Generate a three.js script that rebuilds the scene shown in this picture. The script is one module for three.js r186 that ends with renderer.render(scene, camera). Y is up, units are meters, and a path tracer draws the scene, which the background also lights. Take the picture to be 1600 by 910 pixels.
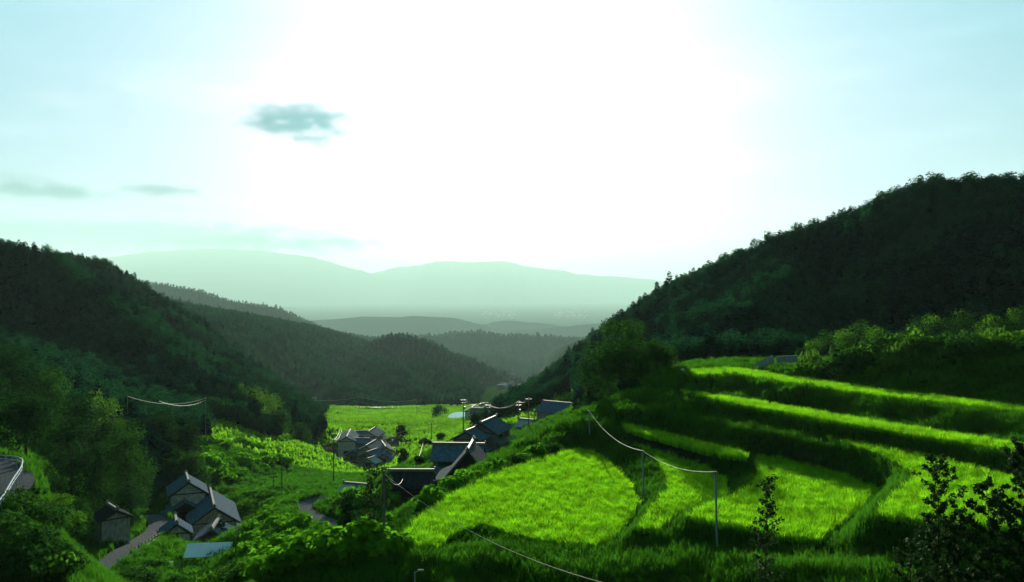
import * as THREE from 'three';
import { mergeGeometries } from 'three/addons/utils/BufferGeometryUtils.js';
import { createNoise2D } from 'simplex-noise';

// ---------------------------------------------------------------- camera, sky, sun, exposure
const F = 1386, V3 = (x, y, z) => new THREE.Vector3(x, y, z);
const scene = new THREE.Scene();
const camera = new THREE.PerspectiveCamera(2 * Math.atan(455 / F) * 180 / Math.PI, 1024 / 582, 0.5, 90000);
camera.position.set(0, 0, 0); camera.lookAt(0, 0, -100); scene.add(camera);
const renderer = new THREE.WebGLRenderer({ antialias: true });
renderer.toneMapping = THREE.LinearToneMapping; renderer.toneMappingExposure = 4.3;
renderer.shadowMap.enabled = true; renderer.shadowMap.type = THREE.PCFSoftShadowMap;

function rngOf(seed) { let s = seed | 0; return () => { s = (s + 0x6d2b79f5) | 0; let t = Math.imul(s ^ (s >>> 15), 1 | s); t = (t + Math.imul(t ^ (t >>> 7), 61 | t)) ^ t; return ((t ^ (t >>> 14)) >>> 0) / 4294967296; }; }
const noise = createNoise2D(rngOf(7)), noiseB = createNoise2D(rngOf(19));
const fbm = (x, y, o = 4) => { let s = 0, a = 0.5; for (let i = 0; i < o; i++) { s += a * noise(x + i * 17.3, y - i * 9.1); x *= 2.03; y *= 2.03; a *= 0.5; } return s; };
const smooth = (a, b, x) => { const t = Math.min(1, Math.max(0, (x - a) / (b - a))); return t * t * (3 - 2 * t); };
const lerp = (a, b, t) => a + (b - a) * t;

const SUN_AZ = -0.021, SUN_EL = 0.165;
const sunDir = V3(Math.sin(SUN_AZ) * Math.cos(SUN_EL), Math.sin(SUN_EL), -Math.cos(SUN_AZ) * Math.cos(SUN_EL));
{ // hazy evening sky: broad aureole round the sun, pale teal air, a few small grey clouds
  const SW = 2048, SH = 1024, data = new Float32Array(SW * SH * 4);
  const cl = [[462, 186, 66, 22, 1.0], [495, 222, 28, 7, 0.6], [565, 212, 34, 9, 0.28], [55, 299, 70, 9, 0.8], [250, 298, 42, 7, 0.75], [20, 278, 40, 6, 0.3], [150, 368, 330, 20, 0.6], [420, 384, 150, 12, 0.42], [95, 156, 40, 9, -0.5], [1060, 150, 130, 22, -0.22], [1300, 376, 190, 12, 0.2], [60, 330, 120, 14, -0.45], [330, 150, 120, 20, -0.35]]
    .map(([px, py, w, h, k]) => [Math.atan((px - 800) / F), Math.atan((455 - py) / Math.hypot(F, px - 800)), w / F, h / F, k]);
  for (let r = 0; r < SH; r++) {
    const up = ((r + 0.5) / SH - 0.5) * Math.PI, sy = Math.sin(up), cy = Math.cos(up);
    for (let c = 0; c < SW; c++) {
      const ro = ((c + 0.5) / SW - 0.5) * 2 * Math.PI, x = Math.cos(ro) * cy, z = Math.sin(ro) * cy;
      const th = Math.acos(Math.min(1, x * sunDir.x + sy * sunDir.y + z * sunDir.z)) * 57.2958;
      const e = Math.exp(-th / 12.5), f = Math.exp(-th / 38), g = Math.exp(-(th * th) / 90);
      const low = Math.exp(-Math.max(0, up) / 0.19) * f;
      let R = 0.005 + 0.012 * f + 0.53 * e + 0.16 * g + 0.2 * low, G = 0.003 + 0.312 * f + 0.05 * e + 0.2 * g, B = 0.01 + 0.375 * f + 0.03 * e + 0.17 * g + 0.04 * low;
      if (up > 0) {
        const az = Math.atan2(x, -z);
        // thin high veil over the whole dome
        const veil = Math.max(0, fbm(az * 2.6 + 3.1, up * 15, 5)) * 0.22 * smooth(0.02, 0.12, up); R *= 1 + veil; G *= 1 + veil * 0.7; B *= 1 + veil * 0.6;
        let d = 0;
        for (const [ca, ce, w, h, k] of cl) {
          const u = (az - ca) / w, v = (up - ce) / h; if (u * u + v * v > 9) continue;
          const n = fbm(az * 22 + 5, up * 70, 4);
          d += k * smooth(0.0, 0.75, Math.exp(-(u * u + v * v) * 0.7) * (1.05 + 0.7 * n) - 0.1 + 0.1 * n);
        }
        const q = Math.max(0, Math.min(1, d)), b = Math.max(0, -d) + 4.8 * Math.max(0, Math.min(q, 0.22 - q));
        R = lerp(R, R * 0.1, q) * (1 + b * 0.35); G = lerp(G, G * 0.3, q) * (1 + b * 0.15); B = lerp(B, B * 0.33, q) * (1 + b * 0.1);
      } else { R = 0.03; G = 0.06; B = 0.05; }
      const i = (r * SW + c) * 4; data[i] = R; data[i + 1] = G; data[i + 2] = B; data[i + 3] = 1;
    }
  }
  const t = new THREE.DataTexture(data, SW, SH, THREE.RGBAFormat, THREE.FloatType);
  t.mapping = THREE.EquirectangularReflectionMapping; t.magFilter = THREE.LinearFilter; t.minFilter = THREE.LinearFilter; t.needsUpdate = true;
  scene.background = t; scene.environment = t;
}
const sun = new THREE.DirectionalLight(new THREE.Color().setRGB(1, 0.93, 0.74), 5);
sun.name = 'sun'; sun.position.copy(sunDir).multiplyScalar(900); sun.castShadow = true; sun.shadow.mapSize.set(4096, 4096);
Object.assign(sun.shadow.camera, { left: -250, right: 250, top: 250, bottom: -250, near: 1, far: 2500 }); scene.add(sun); scene.add(sun.target);
scene.fog = new THREE.FogExp2(new THREE.Color().setRGB(0.64, 1.0, 0.95), 0.00004);

// ---------------------------------------------------------------- helpers
const P = (px, py, d) => V3((px - 800) / F * d, (455 - py) / F * d, -d);
const onLevel = (px, py, y) => P(px, py, y * F / (455 - py));
const taken = new Map();
const numbered = (n) => { const k = taken.get(n) ?? 0; taken.set(n, k + 1); return k ? `${n}_${String(k).padStart(3, '0')}` : n; };
function tag(o, label, category, group, kind) { if (label) o.userData.label = label; if (category) o.userData.category = category; if (group) o.userData.group = group; if (kind) o.userData.kind = kind; return o; }
function shade(o) { o.castShadow = true; o.receiveShadow = true; return o; }
function add(name, geo, mat, parent = scene) { const m = shade(new THREE.Mesh(geo, mat)); m.name = parent === scene ? numbered(name) : name; parent.add(m); return m; }
function thing(name, label, category, pos, rot = 0, group) { const g = new THREE.Group(); g.name = numbered(name); g.position.copy(pos); g.rotation.y = rot; scene.add(g); return tag(g, label, category, group); }
function copyOf(proto, label, group) { const c = proto.clone(); c.name = numbered(proto.userData.base); c.userData = { label, category: proto.userData.category, group }; c.traverse(o => { if (o.isMesh) shade(o); }); scene.add(c); return c; }
const col = (r, g, b) => new THREE.Color().setRGB(r, g, b);
const std = (r, g, b, rough = 0.8, more = {}) => new THREE.MeshPhysicalMaterial({ color: col(r, g, b), roughness: rough, specularIntensity: 0.1, ...more });
const leafMat = (r, g, b, tr = 0.45, rough = 0.95, spec = 0) => new THREE.MeshPhysicalMaterial({ color: col(r, g, b), roughness: rough, transmission: tr, thickness: 0, side: THREE.DoubleSide, specularIntensity: spec });
function box(w, h, d, x = 0, y = 0, z = 0, ry = 0) { const g = new THREE.BoxGeometry(w, h, d); if (ry) g.rotateY(ry); g.translate(x, y, z); return g; }
function rod(a, b, r0, r1 = r0, n = 7) { const v = b.clone().sub(a), g = new THREE.CylinderGeometry(r1, r0, v.length(), n); g.translate(0, v.length() / 2, 0); g.applyQuaternion(new THREE.Quaternion().setFromUnitVectors(V3(0, 1, 0), v.clone().normalize())); g.translate(a.x, a.y, a.z); return g; }
const geoOf = (pos, idx, uv) => { const g = new THREE.BufferGeometry(); g.setAttribute('position', new THREE.Float32BufferAttribute(pos, 3)); if (uv) g.setAttribute('uv', new THREE.Float32BufferAttribute(uv, 2)); if (idx) g.setIndex(idx); g.computeVertexNormals(); return g; };
function dataTex(n, fn, srgb = true) { const d = new Uint8Array(n * n * 4); for (let y = 0; y < n; y++) for (let x = 0; x < n; x++) { const c = fn(x / n, y / n), i = (y * n + x) * 4; d[i] = 255 * Math.min(1, Math.max(0, c[0])); d[i + 1] = 255 * Math.min(1, Math.max(0, c[1])); d[i + 2] = 255 * Math.min(1, Math.max(0, c[2])); d[i + 3] = 255; } const t = new THREE.DataTexture(d, n, n); t.wrapS = t.wrapT = THREE.RepeatWrapping; t.magFilter = THREE.LinearFilter; t.minFilter = THREE.LinearMipmapLinearFilter; t.generateMipmaps = true; if (srgb) t.colorSpace = THREE.SRGBColorSpace; t.needsUpdate = true; return t; }

// ---------------------------------------------------------------- terrain
// rice terraces: outline of the crop's top and its level; the soil lies CROP below
const CROP = 0.62;
const paddies = [
  { key: 'A', y: -16.9, label: 'wide sunlit lower rice paddy beside the tiled houses', out: [[612, 846], [690, 849], [706, 832], [752, 814], [800, 831], [870, 843], [930, 847], [958, 837], [985, 808], [1003, 782], [985, 748], [950, 715], [928, 702], [905, 697], [860, 708], [790, 730], [720, 760], [660, 797]] },
  { key: 'F', y: -16.2, label: 'curved rice paddy crossed by the cable posts', out: [[985, 690], [1040, 698], [1100, 722], [1136, 744], [1140, 772], [1105, 780], [1062, 796], [1030, 822], [992, 824], [1014, 790], [1042, 760], [1040, 735], [1015, 708]] },
  { key: 'D', y: -15.6, label: 'rounded rice paddy behind the single thin sapling', out: [[1177, 707], [1225, 712], [1319, 737], [1376, 760], [1353, 784], [1319, 809], [1284, 838], [1225, 834], [1181, 824], [1100, 808], [1070, 801], [1100, 784], [1170, 757], [1182, 738]] },
  { key: 'E', y: -13.4, label: 'sunlit rice paddy behind the bushy foreground saplings', out: [[1290, 682], [1350, 687], [1412, 701], [1475, 714], [1569, 736], [1700, 768], [1740, 842], [1600, 822], [1500, 812], [1425, 806], [1364, 798], [1387, 772], [1430, 738], [1400, 718], [1366, 703]] },
  { key: 'C', y: -14.9, label: 'narrow rice strip ending at the rounded paddy', out: [[968, 658], [1025, 669], [1086, 684], [1148, 699], [1172, 706], [1168, 713], [1130, 709], [1080, 696], [1020, 680], [975, 668]] },
  { key: 'B', y: -12.2, label: 'long thin rice strip, second from the hill', out: [[1060, 606], [1160, 620], [1314, 646], [1498, 675], [1680, 701], [1680, 715], [1498, 687], [1314, 657], [1160, 630], [1075, 614]] },
  { key: 'T', y: -10.8, label: 'topmost rice strip below the bushes and white notice box', out: [[1078, 575], [1130, 572], [1185, 577], [1283, 592], [1375, 606], [1468, 616], [1575, 629], [1680, 642], [1680, 650], [1575, 637], [1375, 616], [1283, 603], [1180, 589], [1138, 583], [1080, 584]] },
];
for (const p of paddies) { p.pts = p.out.map(([a, b]) => { const v = onLevel(a, b, p.y); return [v.x, v.z]; }); p.base = p.y - CROP; }
// level strips and lanes that the ground carries: centre line [px, py, depth], half width
const lanes = [
  { key: 'ledge', hw: 0.7, pts: [[560, 866, 59.5], [640, 864, 59.3], [700, 868, 58.8], [780, 862, 59.4], [850, 872, 58.2], [930, 868, 58.6], [1000, 862, 59.0], [1130, 864, 57.8], [1300, 877, 54], [1420, 881, 50.4], [1620, 890, 47.3]] },
  { key: 'step', hw: 0.9, pts: [[1000, 641, 104], [1080, 650, 99], [1160, 664, 93], [1240, 684, 84.5], [1285, 698, 80.5]] },
  { key: 'step', hw: 0.8, pts: [[1040, 622, 110], [1120, 633, 104], [1200, 647, 97.5], [1270, 662, 91.5]] },
  { key: 'lane', hw: 1.9, pts: [[60, 960, 92], [115, 915, 99], [150, 890, 105], [190, 864, 114], [222, 845, 123], [246, 828, 133], [246, 814, 141], [228, 806, 146]] },
  { key: 'corner', hw: 4.2, pts: [[-140, 845, 70], [-60, 795, 82], [-15, 755, 92], [-40, 728, 102], [-130, 716, 108]] },
  { key: 'track', hw: 1.5, pts: [[590, 775, 128], [540, 780, 130], [504, 778, 133], [480, 785, 131], [472, 793, 127], [482, 803, 121], [500, 812, 116], [525, 822, 111]] },
  { key: 'path', hw: 0.85, pts: [[546, 866, 79], [556, 880, 75], [567, 891, 72], [585, 902, 69], [610, 915, 66], [650, 940, 63]] },
  { key: 'farroad', hw: 2.4, pts: [[440, 634, 742], [500, 635.5, 736], [580, 637, 730], [650, 636.5, 736], [700, 637, 740], [760, 630, 830]] },
];
for (const l of lanes) l.w = l.pts.map(p => P(...p));
const pads = [];                                    // flat house plots: centre, radius
const pad = (v, r) => { pads.push({ v, r }); return v; };

// house plots (ground level under each building)
const plotMain = pad(P(331, 846, 153), 7.5), plotTall = pad(P(288, 822, 163), 6), plotStore = pad(P(273, 852, 132), 2.6), plotLow = pad(P(333, 862, 138), 5);
const plotGable = pad(P(731, 757, 126), 4.6), plotLong = pad(P(714, 742, 142), 5.5), plotShed = pad(P(640, 772, 121), 5), plotPair = pad(P(762, 704, 186), 7.5), plotBlue = pad(P(862, 662, 242), 7), plotWhite = pad(P(555, 783, 140), 4.5);
const plotCluster = pad(P(574, 716, 320), 15), plotCluster2 = pad(P(548, 698, 336), 11), plotCluster3 = pad(P(598, 692, 352), 11);

const ctrl = [];                                    // scattered levels for the smooth valley shape: [x, y, z]
const at = (px, py, d) => { const v = P(px, py, d); ctrl.push([v.x, v.y, v.z]); };
const raw = (x, y, z) => ctrl.push([x, y, z]);
for (const x of [-60, -25, 5, 35, 65]) { raw(x, -1.9 + Math.abs(x) * 0.02, 0); raw(x, 14, 45); raw(x * 2, 55, 160); raw(x * 3, 90, 420); }
for (const x of [-8, 0, 10, 17]) { raw(x, -20.6, -54.2); raw(x, -23, -47); }
for (const x of [24, 32, 42]) { raw(x, -18.8, -46); raw(x, -20.5, -40); }
for (const x of [-4, 10, 22, 34]) { raw(x, -13.8, -30); raw(x, -7, -14); }
raw(60, -18, -46); raw(60, -10, -30); raw(70, -12, -62); raw(-14, -23.5, -55); raw(-22, -24, -45); raw(-20, -14, -24);
// right of frame and terrace tops
at(1700, 640, 80); at(1620, 540, 98); at(1550, 546, 99); at(1480, 552, 101); at(1400, 562, 104); at(1310, 576, 109); at(1250, 575, 120); for (const x of [1300, 1400, 1500, 1600]) { at(x, 568, 130); at(x, 572, 165); } at(1180, 580, 128); at(1060, 590, 140); at(1750, 700, 70); at(1100, 570, 150); 
// west side of the terraces down to the houses
at(940, 660, 128); at(900, 690, 108); at(870, 690, 135); at(830, 700, 150); at(800, 712, 130); at(760, 742, 105); at(690, 790, 92); at(620, 850, 78); at(590, 830, 92); at(930, 640, 165); at(880, 655, 200); at(950, 620, 200); at(850, 640, 300); at(880, 620, 330);
// kudzu slope, gully, plots
at(560, 830, 98); at(500, 850, 92); at(450, 860, 92); at(400, 880, 90); at(520, 880, 80); at(430, 905, 82); at(340, 905, 95); at(280, 900, 108); at(250, 890, 115); at(420, 815, 125); at(450, 795, 140); at(380, 850, 115); at(370, 830, 140);
at(560, 800, 112); at(610, 800, 112); at(640, 790, 112);
at(60, 912, 92); at(110, 938, 86); at(150, 942, 92); at(205, 915, 105); at(30, 830, 88); at(0, 910, 72); at(-120, 930, 62); at(60, 800, 108); at(140, 830, 120); at(180, 810, 138); at(90, 740, 130); at(150, 745, 150); at(220, 770, 165);
at(-150, 640, 120); at(-50, 610, 150); at(0, 590, 180); at(60, 610, 185); at(120, 650, 190); at(190, 680, 190); at(240, 710, 190); at(290, 745, 188); at(200, 640, 250); at(100, 600, 260); at(0, 560, 270);
at(300, 690, 230); at(350, 712, 225); at(400, 730, 220); at(440, 745, 222); at(350, 760, 196); at(420, 765, 186); at(470, 765, 186); at(400, 795, 160); at(480, 740, 230); at(520, 750, 215); at(560, 745, 225);
at(420, 660, 330); at(380, 640, 360); at(330, 650, 300); at(460, 690, 300); at(480, 700, 285); at(640, 735, 210); at(575, 742, 255); at(575, 740, 285); at(540, 735, 280); at(610, 735, 280); at(605, 742, 245); at(680, 720, 225); at(640, 705, 290); at(680, 690, 330); at(720, 675, 360);
at(620, 665, 450); at(560, 660, 480); at(500, 668, 430); at(680, 668, 440); at(520, 650, 560); at(600, 648, 600); at(680, 650, 590); at(740, 650, 540); at(640, 640, 690); at(540, 640, 690); at(780, 645, 560); at(810, 640, 600);
at(700, 630, 850); at(760, 622, 1000); at(800, 611, 1300); at(790, 604, 1600); at(830, 603, 1550); at(780, 597, 1900); at(850, 592, 2100); at(450, 630, 760); at(400, 620, 780);
for (const x of [-9000, -3500, -900, 900, 3500, 9000]) for (const z of [-3600, -5200, -9100, -15100, -40100]) raw(x, z > -4000 ? -340 : z > -6000 ? -470 : -640, z * 1.25);
for (const [x, z, y] of [[-500, -300, 40], [-700, -900, 20], [500, -250, 40], [700, -800, 20], [-300, -80, 30], [320, -60, 25], [-1500, -1800, -130], [1500, -1800, -130]]) raw(x, y, z);

const wx = (v) => Math.asinh(v / 40), wy = (v) => Math.asinh(v / 25), unwy = (v) => Math.sinh(v) * 25;
const tps = (() => { // thin-plate spline through ctrl in compressed coordinates
  const n = ctrl.length, N = n + 3, A = [], k = (r2) => r2 > 1e-12 ? 0.5 * r2 * Math.log(r2) : 0, q = ctrl.map(([x, , z]) => [wx(x), wx(z)]);
  for (let i = 0; i < n; i++) { const r = new Float64Array(N + 1); for (let j = 0; j < n; j++) r[j] = k((q[i][0] - q[j][0]) ** 2 + (q[i][1] - q[j][1]) ** 2); r[i] += 0.0008; r[n] = 1; r[n + 1] = q[i][0]; r[n + 2] = q[i][1]; r[N] = wy(ctrl[i][1]); A.push(r); }
  for (let m = 0; m < 3; m++) { const r = new Float64Array(N + 1); for (let j = 0; j < n; j++) r[j] = m ? q[j][m - 1] : 1; A.push(r); }
  for (let i = 0; i < N; i++) { let p = i; for (let r = i + 1; r < N; r++) if (Math.abs(A[r][i]) > Math.abs(A[p][i])) p = r; [A[i], A[p]] = [A[p], A[i]]; for (let r = i + 1; r < N; r++) { const f = A[r][i] / A[i][i]; if (f) for (let c = i; c <= N; c++) A[r][c] -= f * A[i][c]; } }
  const w = new Float64Array(N); for (let i = N - 1; i >= 0; i--) { let s = A[i][N]; for (let c = i + 1; c < N; c++) s -= A[i][c] * w[c]; w[i] = s / A[i][i]; }
  return (x, z) => { const X = wx(x), Z = wx(z); let s = w[n] + w[n + 1] * X + w[n + 2] * Z; for (let j = 0; j < n; j++) s += w[j] * k((X - q[j][0]) ** 2 + (Z - q[j][1]) ** 2); return unwy(Math.max(-3.6, Math.min(2.6, s))); };
})();
// wooded hills and far ranges: crest line as seen [px, py, depth], tree height on it, flank slope, crest rounding
const ridges = [
  { t: 6, k: 0.85, r: 14, w: 1, c: [[-420, 300, 330], [-180, 340, 390], [0, 374, 430], [60, 388, 425], [130, 432, 400], [200, 500, 365], [255, 560, 335], [290, 606, 315]] },
  { t: 6, k: 0.85, r: 14, w: 1, c: [[-200, 400, 620], [60, 402, 610], [110, 393, 600], [150, 403, 590], [200, 441, 570], [260, 489, 545], [330, 541, 515], [420, 594, 480], [452, 624, 465]] },
  { t: 6, k: 0.8, r: 16, w: 1, c: [[250, 600, 300], [330, 590, 330], [390, 602, 350], [440, 640, 330], [462, 664, 315]] },
  { t: 6, k: 0.5, r: 30, w: 1, c: [[60, 420, 3600], [190, 437, 3500], [240, 441, 3400], [300, 452, 3300], [345, 467, 3200], [420, 478, 3100], [450, 495, 3000], [500, 520, 2900], [560, 545, 2800]] },
  { t: 6, k: 0.5, r: 22, w: 1, c: [[180, 455, 1900], [268, 466, 1860], [308, 475, 1850], [338, 486, 1840], [394, 493, 1830], [426, 501, 1820], [465, 517, 1810], [546, 548, 1780], [576, 551, 1740], [603, 528, 1720], [621, 520, 1710], [640, 526, 1700], [670, 547, 1690], [692, 557, 1680], [709, 554, 1670], [730, 566, 1650], [757, 588, 1620], [776, 608, 1600]] },
  { t: 6, k: 0.55, r: 16, w: 1, c: [[430, 530, 1400], [455, 556, 1240], [490, 574, 1080], [530, 598, 920], [552, 620, 800]] },
  { t: 6, k: 0.55, r: 16, w: 1, c: [[575, 552, 1350], [598, 566, 1200], [625, 590, 1020], [650, 618, 830]] },
  { t: 6, k: 0.55, r: 16, w: 1, c: [[655, 560, 1330], [690, 582, 1150], [716, 606, 960], [730, 622, 860]] },
  { t: 10, k: 0.4, r: 80, w: 2, c: [[300, 500, 2659], [490, 512, 2659], [530, 520, 2711], [556, 526, 2765], [601, 525, 2818], [660, 545, 2871], [720, 570, 2871]] },
  { t: 10, k: 0.34, r: 100, w: 2, c: [[600, 528, 3296], [627, 523, 3296], [647, 526, 3296], [670, 523, 3296], [705, 528, 3318], [725, 518, 3349], [744, 517, 3349], [761, 522, 3349], [777, 531, 3349], [790, 525, 3349], [809, 522, 3349], [832, 523, 3349], [871, 526, 3349], [910, 528, 3349], [1000, 520, 3349], [1150, 520, 3403]] },
  { t: 10, k: 0.3, r: 80, w: 2, c: [[740, 548, 2924], [770, 562, 2659], [800, 578, 2499]] },
  { t: 10, k: 0.3, r: 80, w: 2, c: [[960, 540, 2977], [890, 556, 2711], [850, 576, 2499]] },
  { t: 0, k: 0.3, r: 220, w: 0, c: [[300, 500, 7140], [481, 505, 7140], [507, 500, 7140], [569, 495, 7140], [627, 496, 7140], [647, 494, 7140], [686, 496, 7140], [725, 504, 7140], [751, 511, 7140]] },
  { t: 0, k: 0.3, r: 220, w: 0, c: [[757, 510, 7560], [770, 505, 7560], [795, 501, 7560], [830, 504, 7560], [860, 509, 7560]] },
  { t: 0, k: 0.3, r: 220, w: 0, c: [[840, 514, 6720], [890, 510, 6720], [920, 507, 6720], [1000, 500, 6720], [1200, 500, 6720]] },
  { t: 0, k: 0.22, r: 260, w: 0, c: [[300, 470, 16800], [442, 481, 16800], [465, 486, 16800], [497, 491, 16800], [530, 493, 16800], [549, 499, 16800]] },
  { t: 0, k: 0.34, r: 1000, w: 0, c: [[-400, 440, 29000], [-100, 415, 29000], [100, 408, 29000], [185, 401, 29000], [250, 393, 29000], [300, 390, 29000], [330, 388, 29000], [370, 389, 29000], [400, 391, 29000], [450, 397, 29000], [500, 411, 29000], [545, 422, 29000], [580, 432, 29000], [620, 446, 29000]] },
  { t: 0, k: 0.3, r: 1000, w: 0, c: [[520, 452, 32000], [600, 430, 32000], [650, 415, 32000], [700, 408, 32000], [745, 410, 32000], [770, 408, 32000], [800, 414, 32000], [850, 420, 32000], [900, 428, 32000], [1000, 435, 32000], [1040, 440, 32000], [1200, 446, 32000], [1600, 440, 32000]] },
  { t: 6, k: 0.85, r: 10, w: 1, c: [[1960, 235, 190], [1760, 258, 215], [1600, 276, 235], [1510, 276, 250], [1440, 286, 262], [1400, 305, 270], [1330, 332, 285], [1250, 358, 300], [1180, 387, 320], [1100, 422, 350]] },
  { t: 6, k: 1.05, r: 8, w: 1, c: [[1100, 422, 350], [1045, 446, 370], [985, 488, 400], [930, 526, 430], [882, 570, 470], [850, 600, 515], [828, 616, 550]] },
  { t: 6, k: 0.6, r: 9, w: 1, c: [[1290, 380, 280], [1230, 430, 245], [1190, 480, 222], [1175, 530, 205]] },
  { t: 6, k: 0.6, r: 9, w: 1, c: [[1110, 440, 340], [1060, 490, 310], [1010, 535, 285], [960, 590, 262]] },
];
for (const R of ridges) R.p = R.c.map(([a, b, d]) => { const v = P(a, b, d * (1 + 0.28 * smooth(1200, 3500, d))); v.y -= R.t * 0.85; return v; });
function ridgeAt(x, z, out) {
  let best = -1e9, wood = 0;
  for (const R of ridges) for (let i = 0; i + 1 < R.p.length; i++) {
    const a = R.p[i], b = R.p[i + 1], dx = b.x - a.x, dz = b.z - a.z, t = Math.max(0, Math.min(1, ((x - a.x) * dx + (z - a.z) * dz) / (dx * dx + dz * dz)));
    const d = Math.hypot(x - a.x - t * dx, z - a.z - t * dz), y = a.y + t * (b.y - a.y) - R.k * (Math.sqrt(d * d + R.r * R.r) - R.r);
    if (y > best) { best = y; wood = R.w; out.d = d; }
  }
  out.wood = wood; return best;
}
function polyDist(pts, x, z) { // distance to outline, 0 inside
  let inside = false, m = 1e18;
  for (let i = 0, j = pts.length - 1; i < pts.length; j = i++) {
    const [ax, az] = pts[i], [bx, bz] = pts[j];
    if ((az > z) !== (bz > z) && x < (bx - ax) * (z - az) / (bz - az) + ax) inside = !inside;
    const dx = bx - ax, dz = bz - az, t = Math.max(0, Math.min(1, ((x - ax) * dx + (z - az) * dz) / (dx * dx + dz * dz)));
    m = Math.min(m, (x - ax - t * dx) ** 2 + (z - az - t * dz) ** 2);
  }
  return inside ? -Math.sqrt(m) : Math.sqrt(m);
}
function laneNear(l, x, z, o) {
  let m = 1e18; const w = l.w;
  for (let i = 0; i + 1 < w.length; i++) { const a = w[i], b = w[i + 1], dx = b.x - a.x, dz = b.z - a.z, t = Math.max(0, Math.min(1, ((x - a.x) * dx + (z - a.z) * dz) / (dx * dx + dz * dz))), q = (x - a.x - t * dx) ** 2 + (z - a.z - t * dz) ** 2; if (q < m) { m = q; o.y = a.y + t * (b.y - a.y); } }
  return Math.sqrt(m) - l.hw;
}
for (const p of paddies) p.bb = [Math.min(...p.pts.map(q => q[0])), Math.max(...p.pts.map(q => q[0])), Math.min(...p.pts.map(q => q[1])), Math.max(...p.pts.map(q => q[1]))];
for (const l of lanes) l.bb = [Math.min(...l.w.map(q => q.x)), Math.max(...l.w.map(q => q.x)), Math.min(...l.w.map(q => q.z)), Math.max(...l.w.map(q => q.z))];
const near = (bb, x, z, m) => x > bb[0] - m && x < bb[1] + m && z > bb[2] - m && z < bb[3] + m;
const REACH = 26, o1 = {}, o2 = {};
function ground(x, z, info) {
  const t = tps(x, z), r = ridgeAt(x, z, o1), d = Math.hypot(x, z), k = 2.2 + 0.0018 * d;
  let u = (r - t) / k, h = u > 20 ? r : u < -20 ? t : t + k * Math.log(1 + Math.exp(u));
  const hill = smooth(0, 9, r - t);
  let forest = o1.wood === 1 ? smooth(-1, 3, r - t) : 0; if (z < -150 && z > -2300) { const px = 800 + x / -z * F, e = 18 * noise(x / 25, z / 25); forest = Math.max(forest, smooth(0, 10, px - 915 + e) * smooth(168, 180, -z), smooth(-10, 10, px - (z < -1200 ? 230 : 400)) * (1 - smooth(735, 760, px)) * smooth(765, 780, -z), (1 - smooth(-25, 0, px + e - (z < -420 ? 440 : z < -290 ? 455 : z < -235 ? 330 : 270))) * smooth(168, 178, -z + e * 0.4)); }
  if (hill > 0) { const s = o1.wood ? 75 : 700, a = o1.wood ? 9 : 60; h += hill * a * smooth(6, s * 0.7, o1.d) * (fbm(x / s, z / s, 4) * 1.1); }
  let sw = 1 / (11 * 11), sv = 0, zone = 0, nearest = 1e9;
  const put = (q, y, id) => { const f = 1 - Math.max(0, q) / REACH; if (f <= 0) return; const e = Math.max(q, 0.03), w = f * f / (e * e); sw += w; sv += w * (y - h); if (q < nearest) { nearest = q; if (q < 0.05) zone = id; } };
  for (const p of paddies) if (near(p.bb, x, z, REACH)) put(polyDist(p.pts, x, z), p.base, 1);
  for (const l of lanes) if (near(l.bb, x, z, REACH)) { const q = laneNear(l, x, z, o2); put(q, o2.y, l.key === 'ledge' || l.key === 'step' ? 3 : 2); }
  for (const p of pads) { const q = Math.hypot(x - p.v.x, z - p.v.z); if (q < p.r + REACH) put(q - p.r, p.v.y, 4); }
  h += sv / sw;
  if (nearest < 6) forest *= smooth(2, 6, nearest);
  if (zone !== 1 && zone !== 2) h += (0.2 * fbm(x / 2.6, z / 2.6, 3) + 0.35 * fbm(x / 6, z / 6, 2)) * smooth(0, 1.6, nearest) + 0.5 * fbm(x / 14, z / 14, 2) * smooth(0.5, 8, nearest);
  if (info) { info.forest = forest; info.zone = zone; info.near = nearest; info.hill = hill; info.wood = o1.wood; }
  return h;
}
function gridLines(lo, dl, dh, hi, step, g1, g2) { const a = []; for (let v = dl; v <= dh + 1e-6; v += step) a.push(v); for (let v = dh, s = step; v < hi;) { s *= g2; v += s; a.push(v); } for (let v = dl, s = step; v > lo;) { s *= g1; v -= s; a.unshift(v); } return a; }
const gx = gridLines(-36000, -58, 72, 36000, 0.5, 1.036, 1.036), gz = gridLines(-52000, -130, -52, 420, 0.5, 1.021, 1.07);
const NX = gx.length, NZ = gz.length, GH = new Float32Array(NX * NZ), GF = new Float32Array(NX * NZ), GZ = new Uint8Array(NX * NZ), GN = new Float32Array(NX * NZ);
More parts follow.
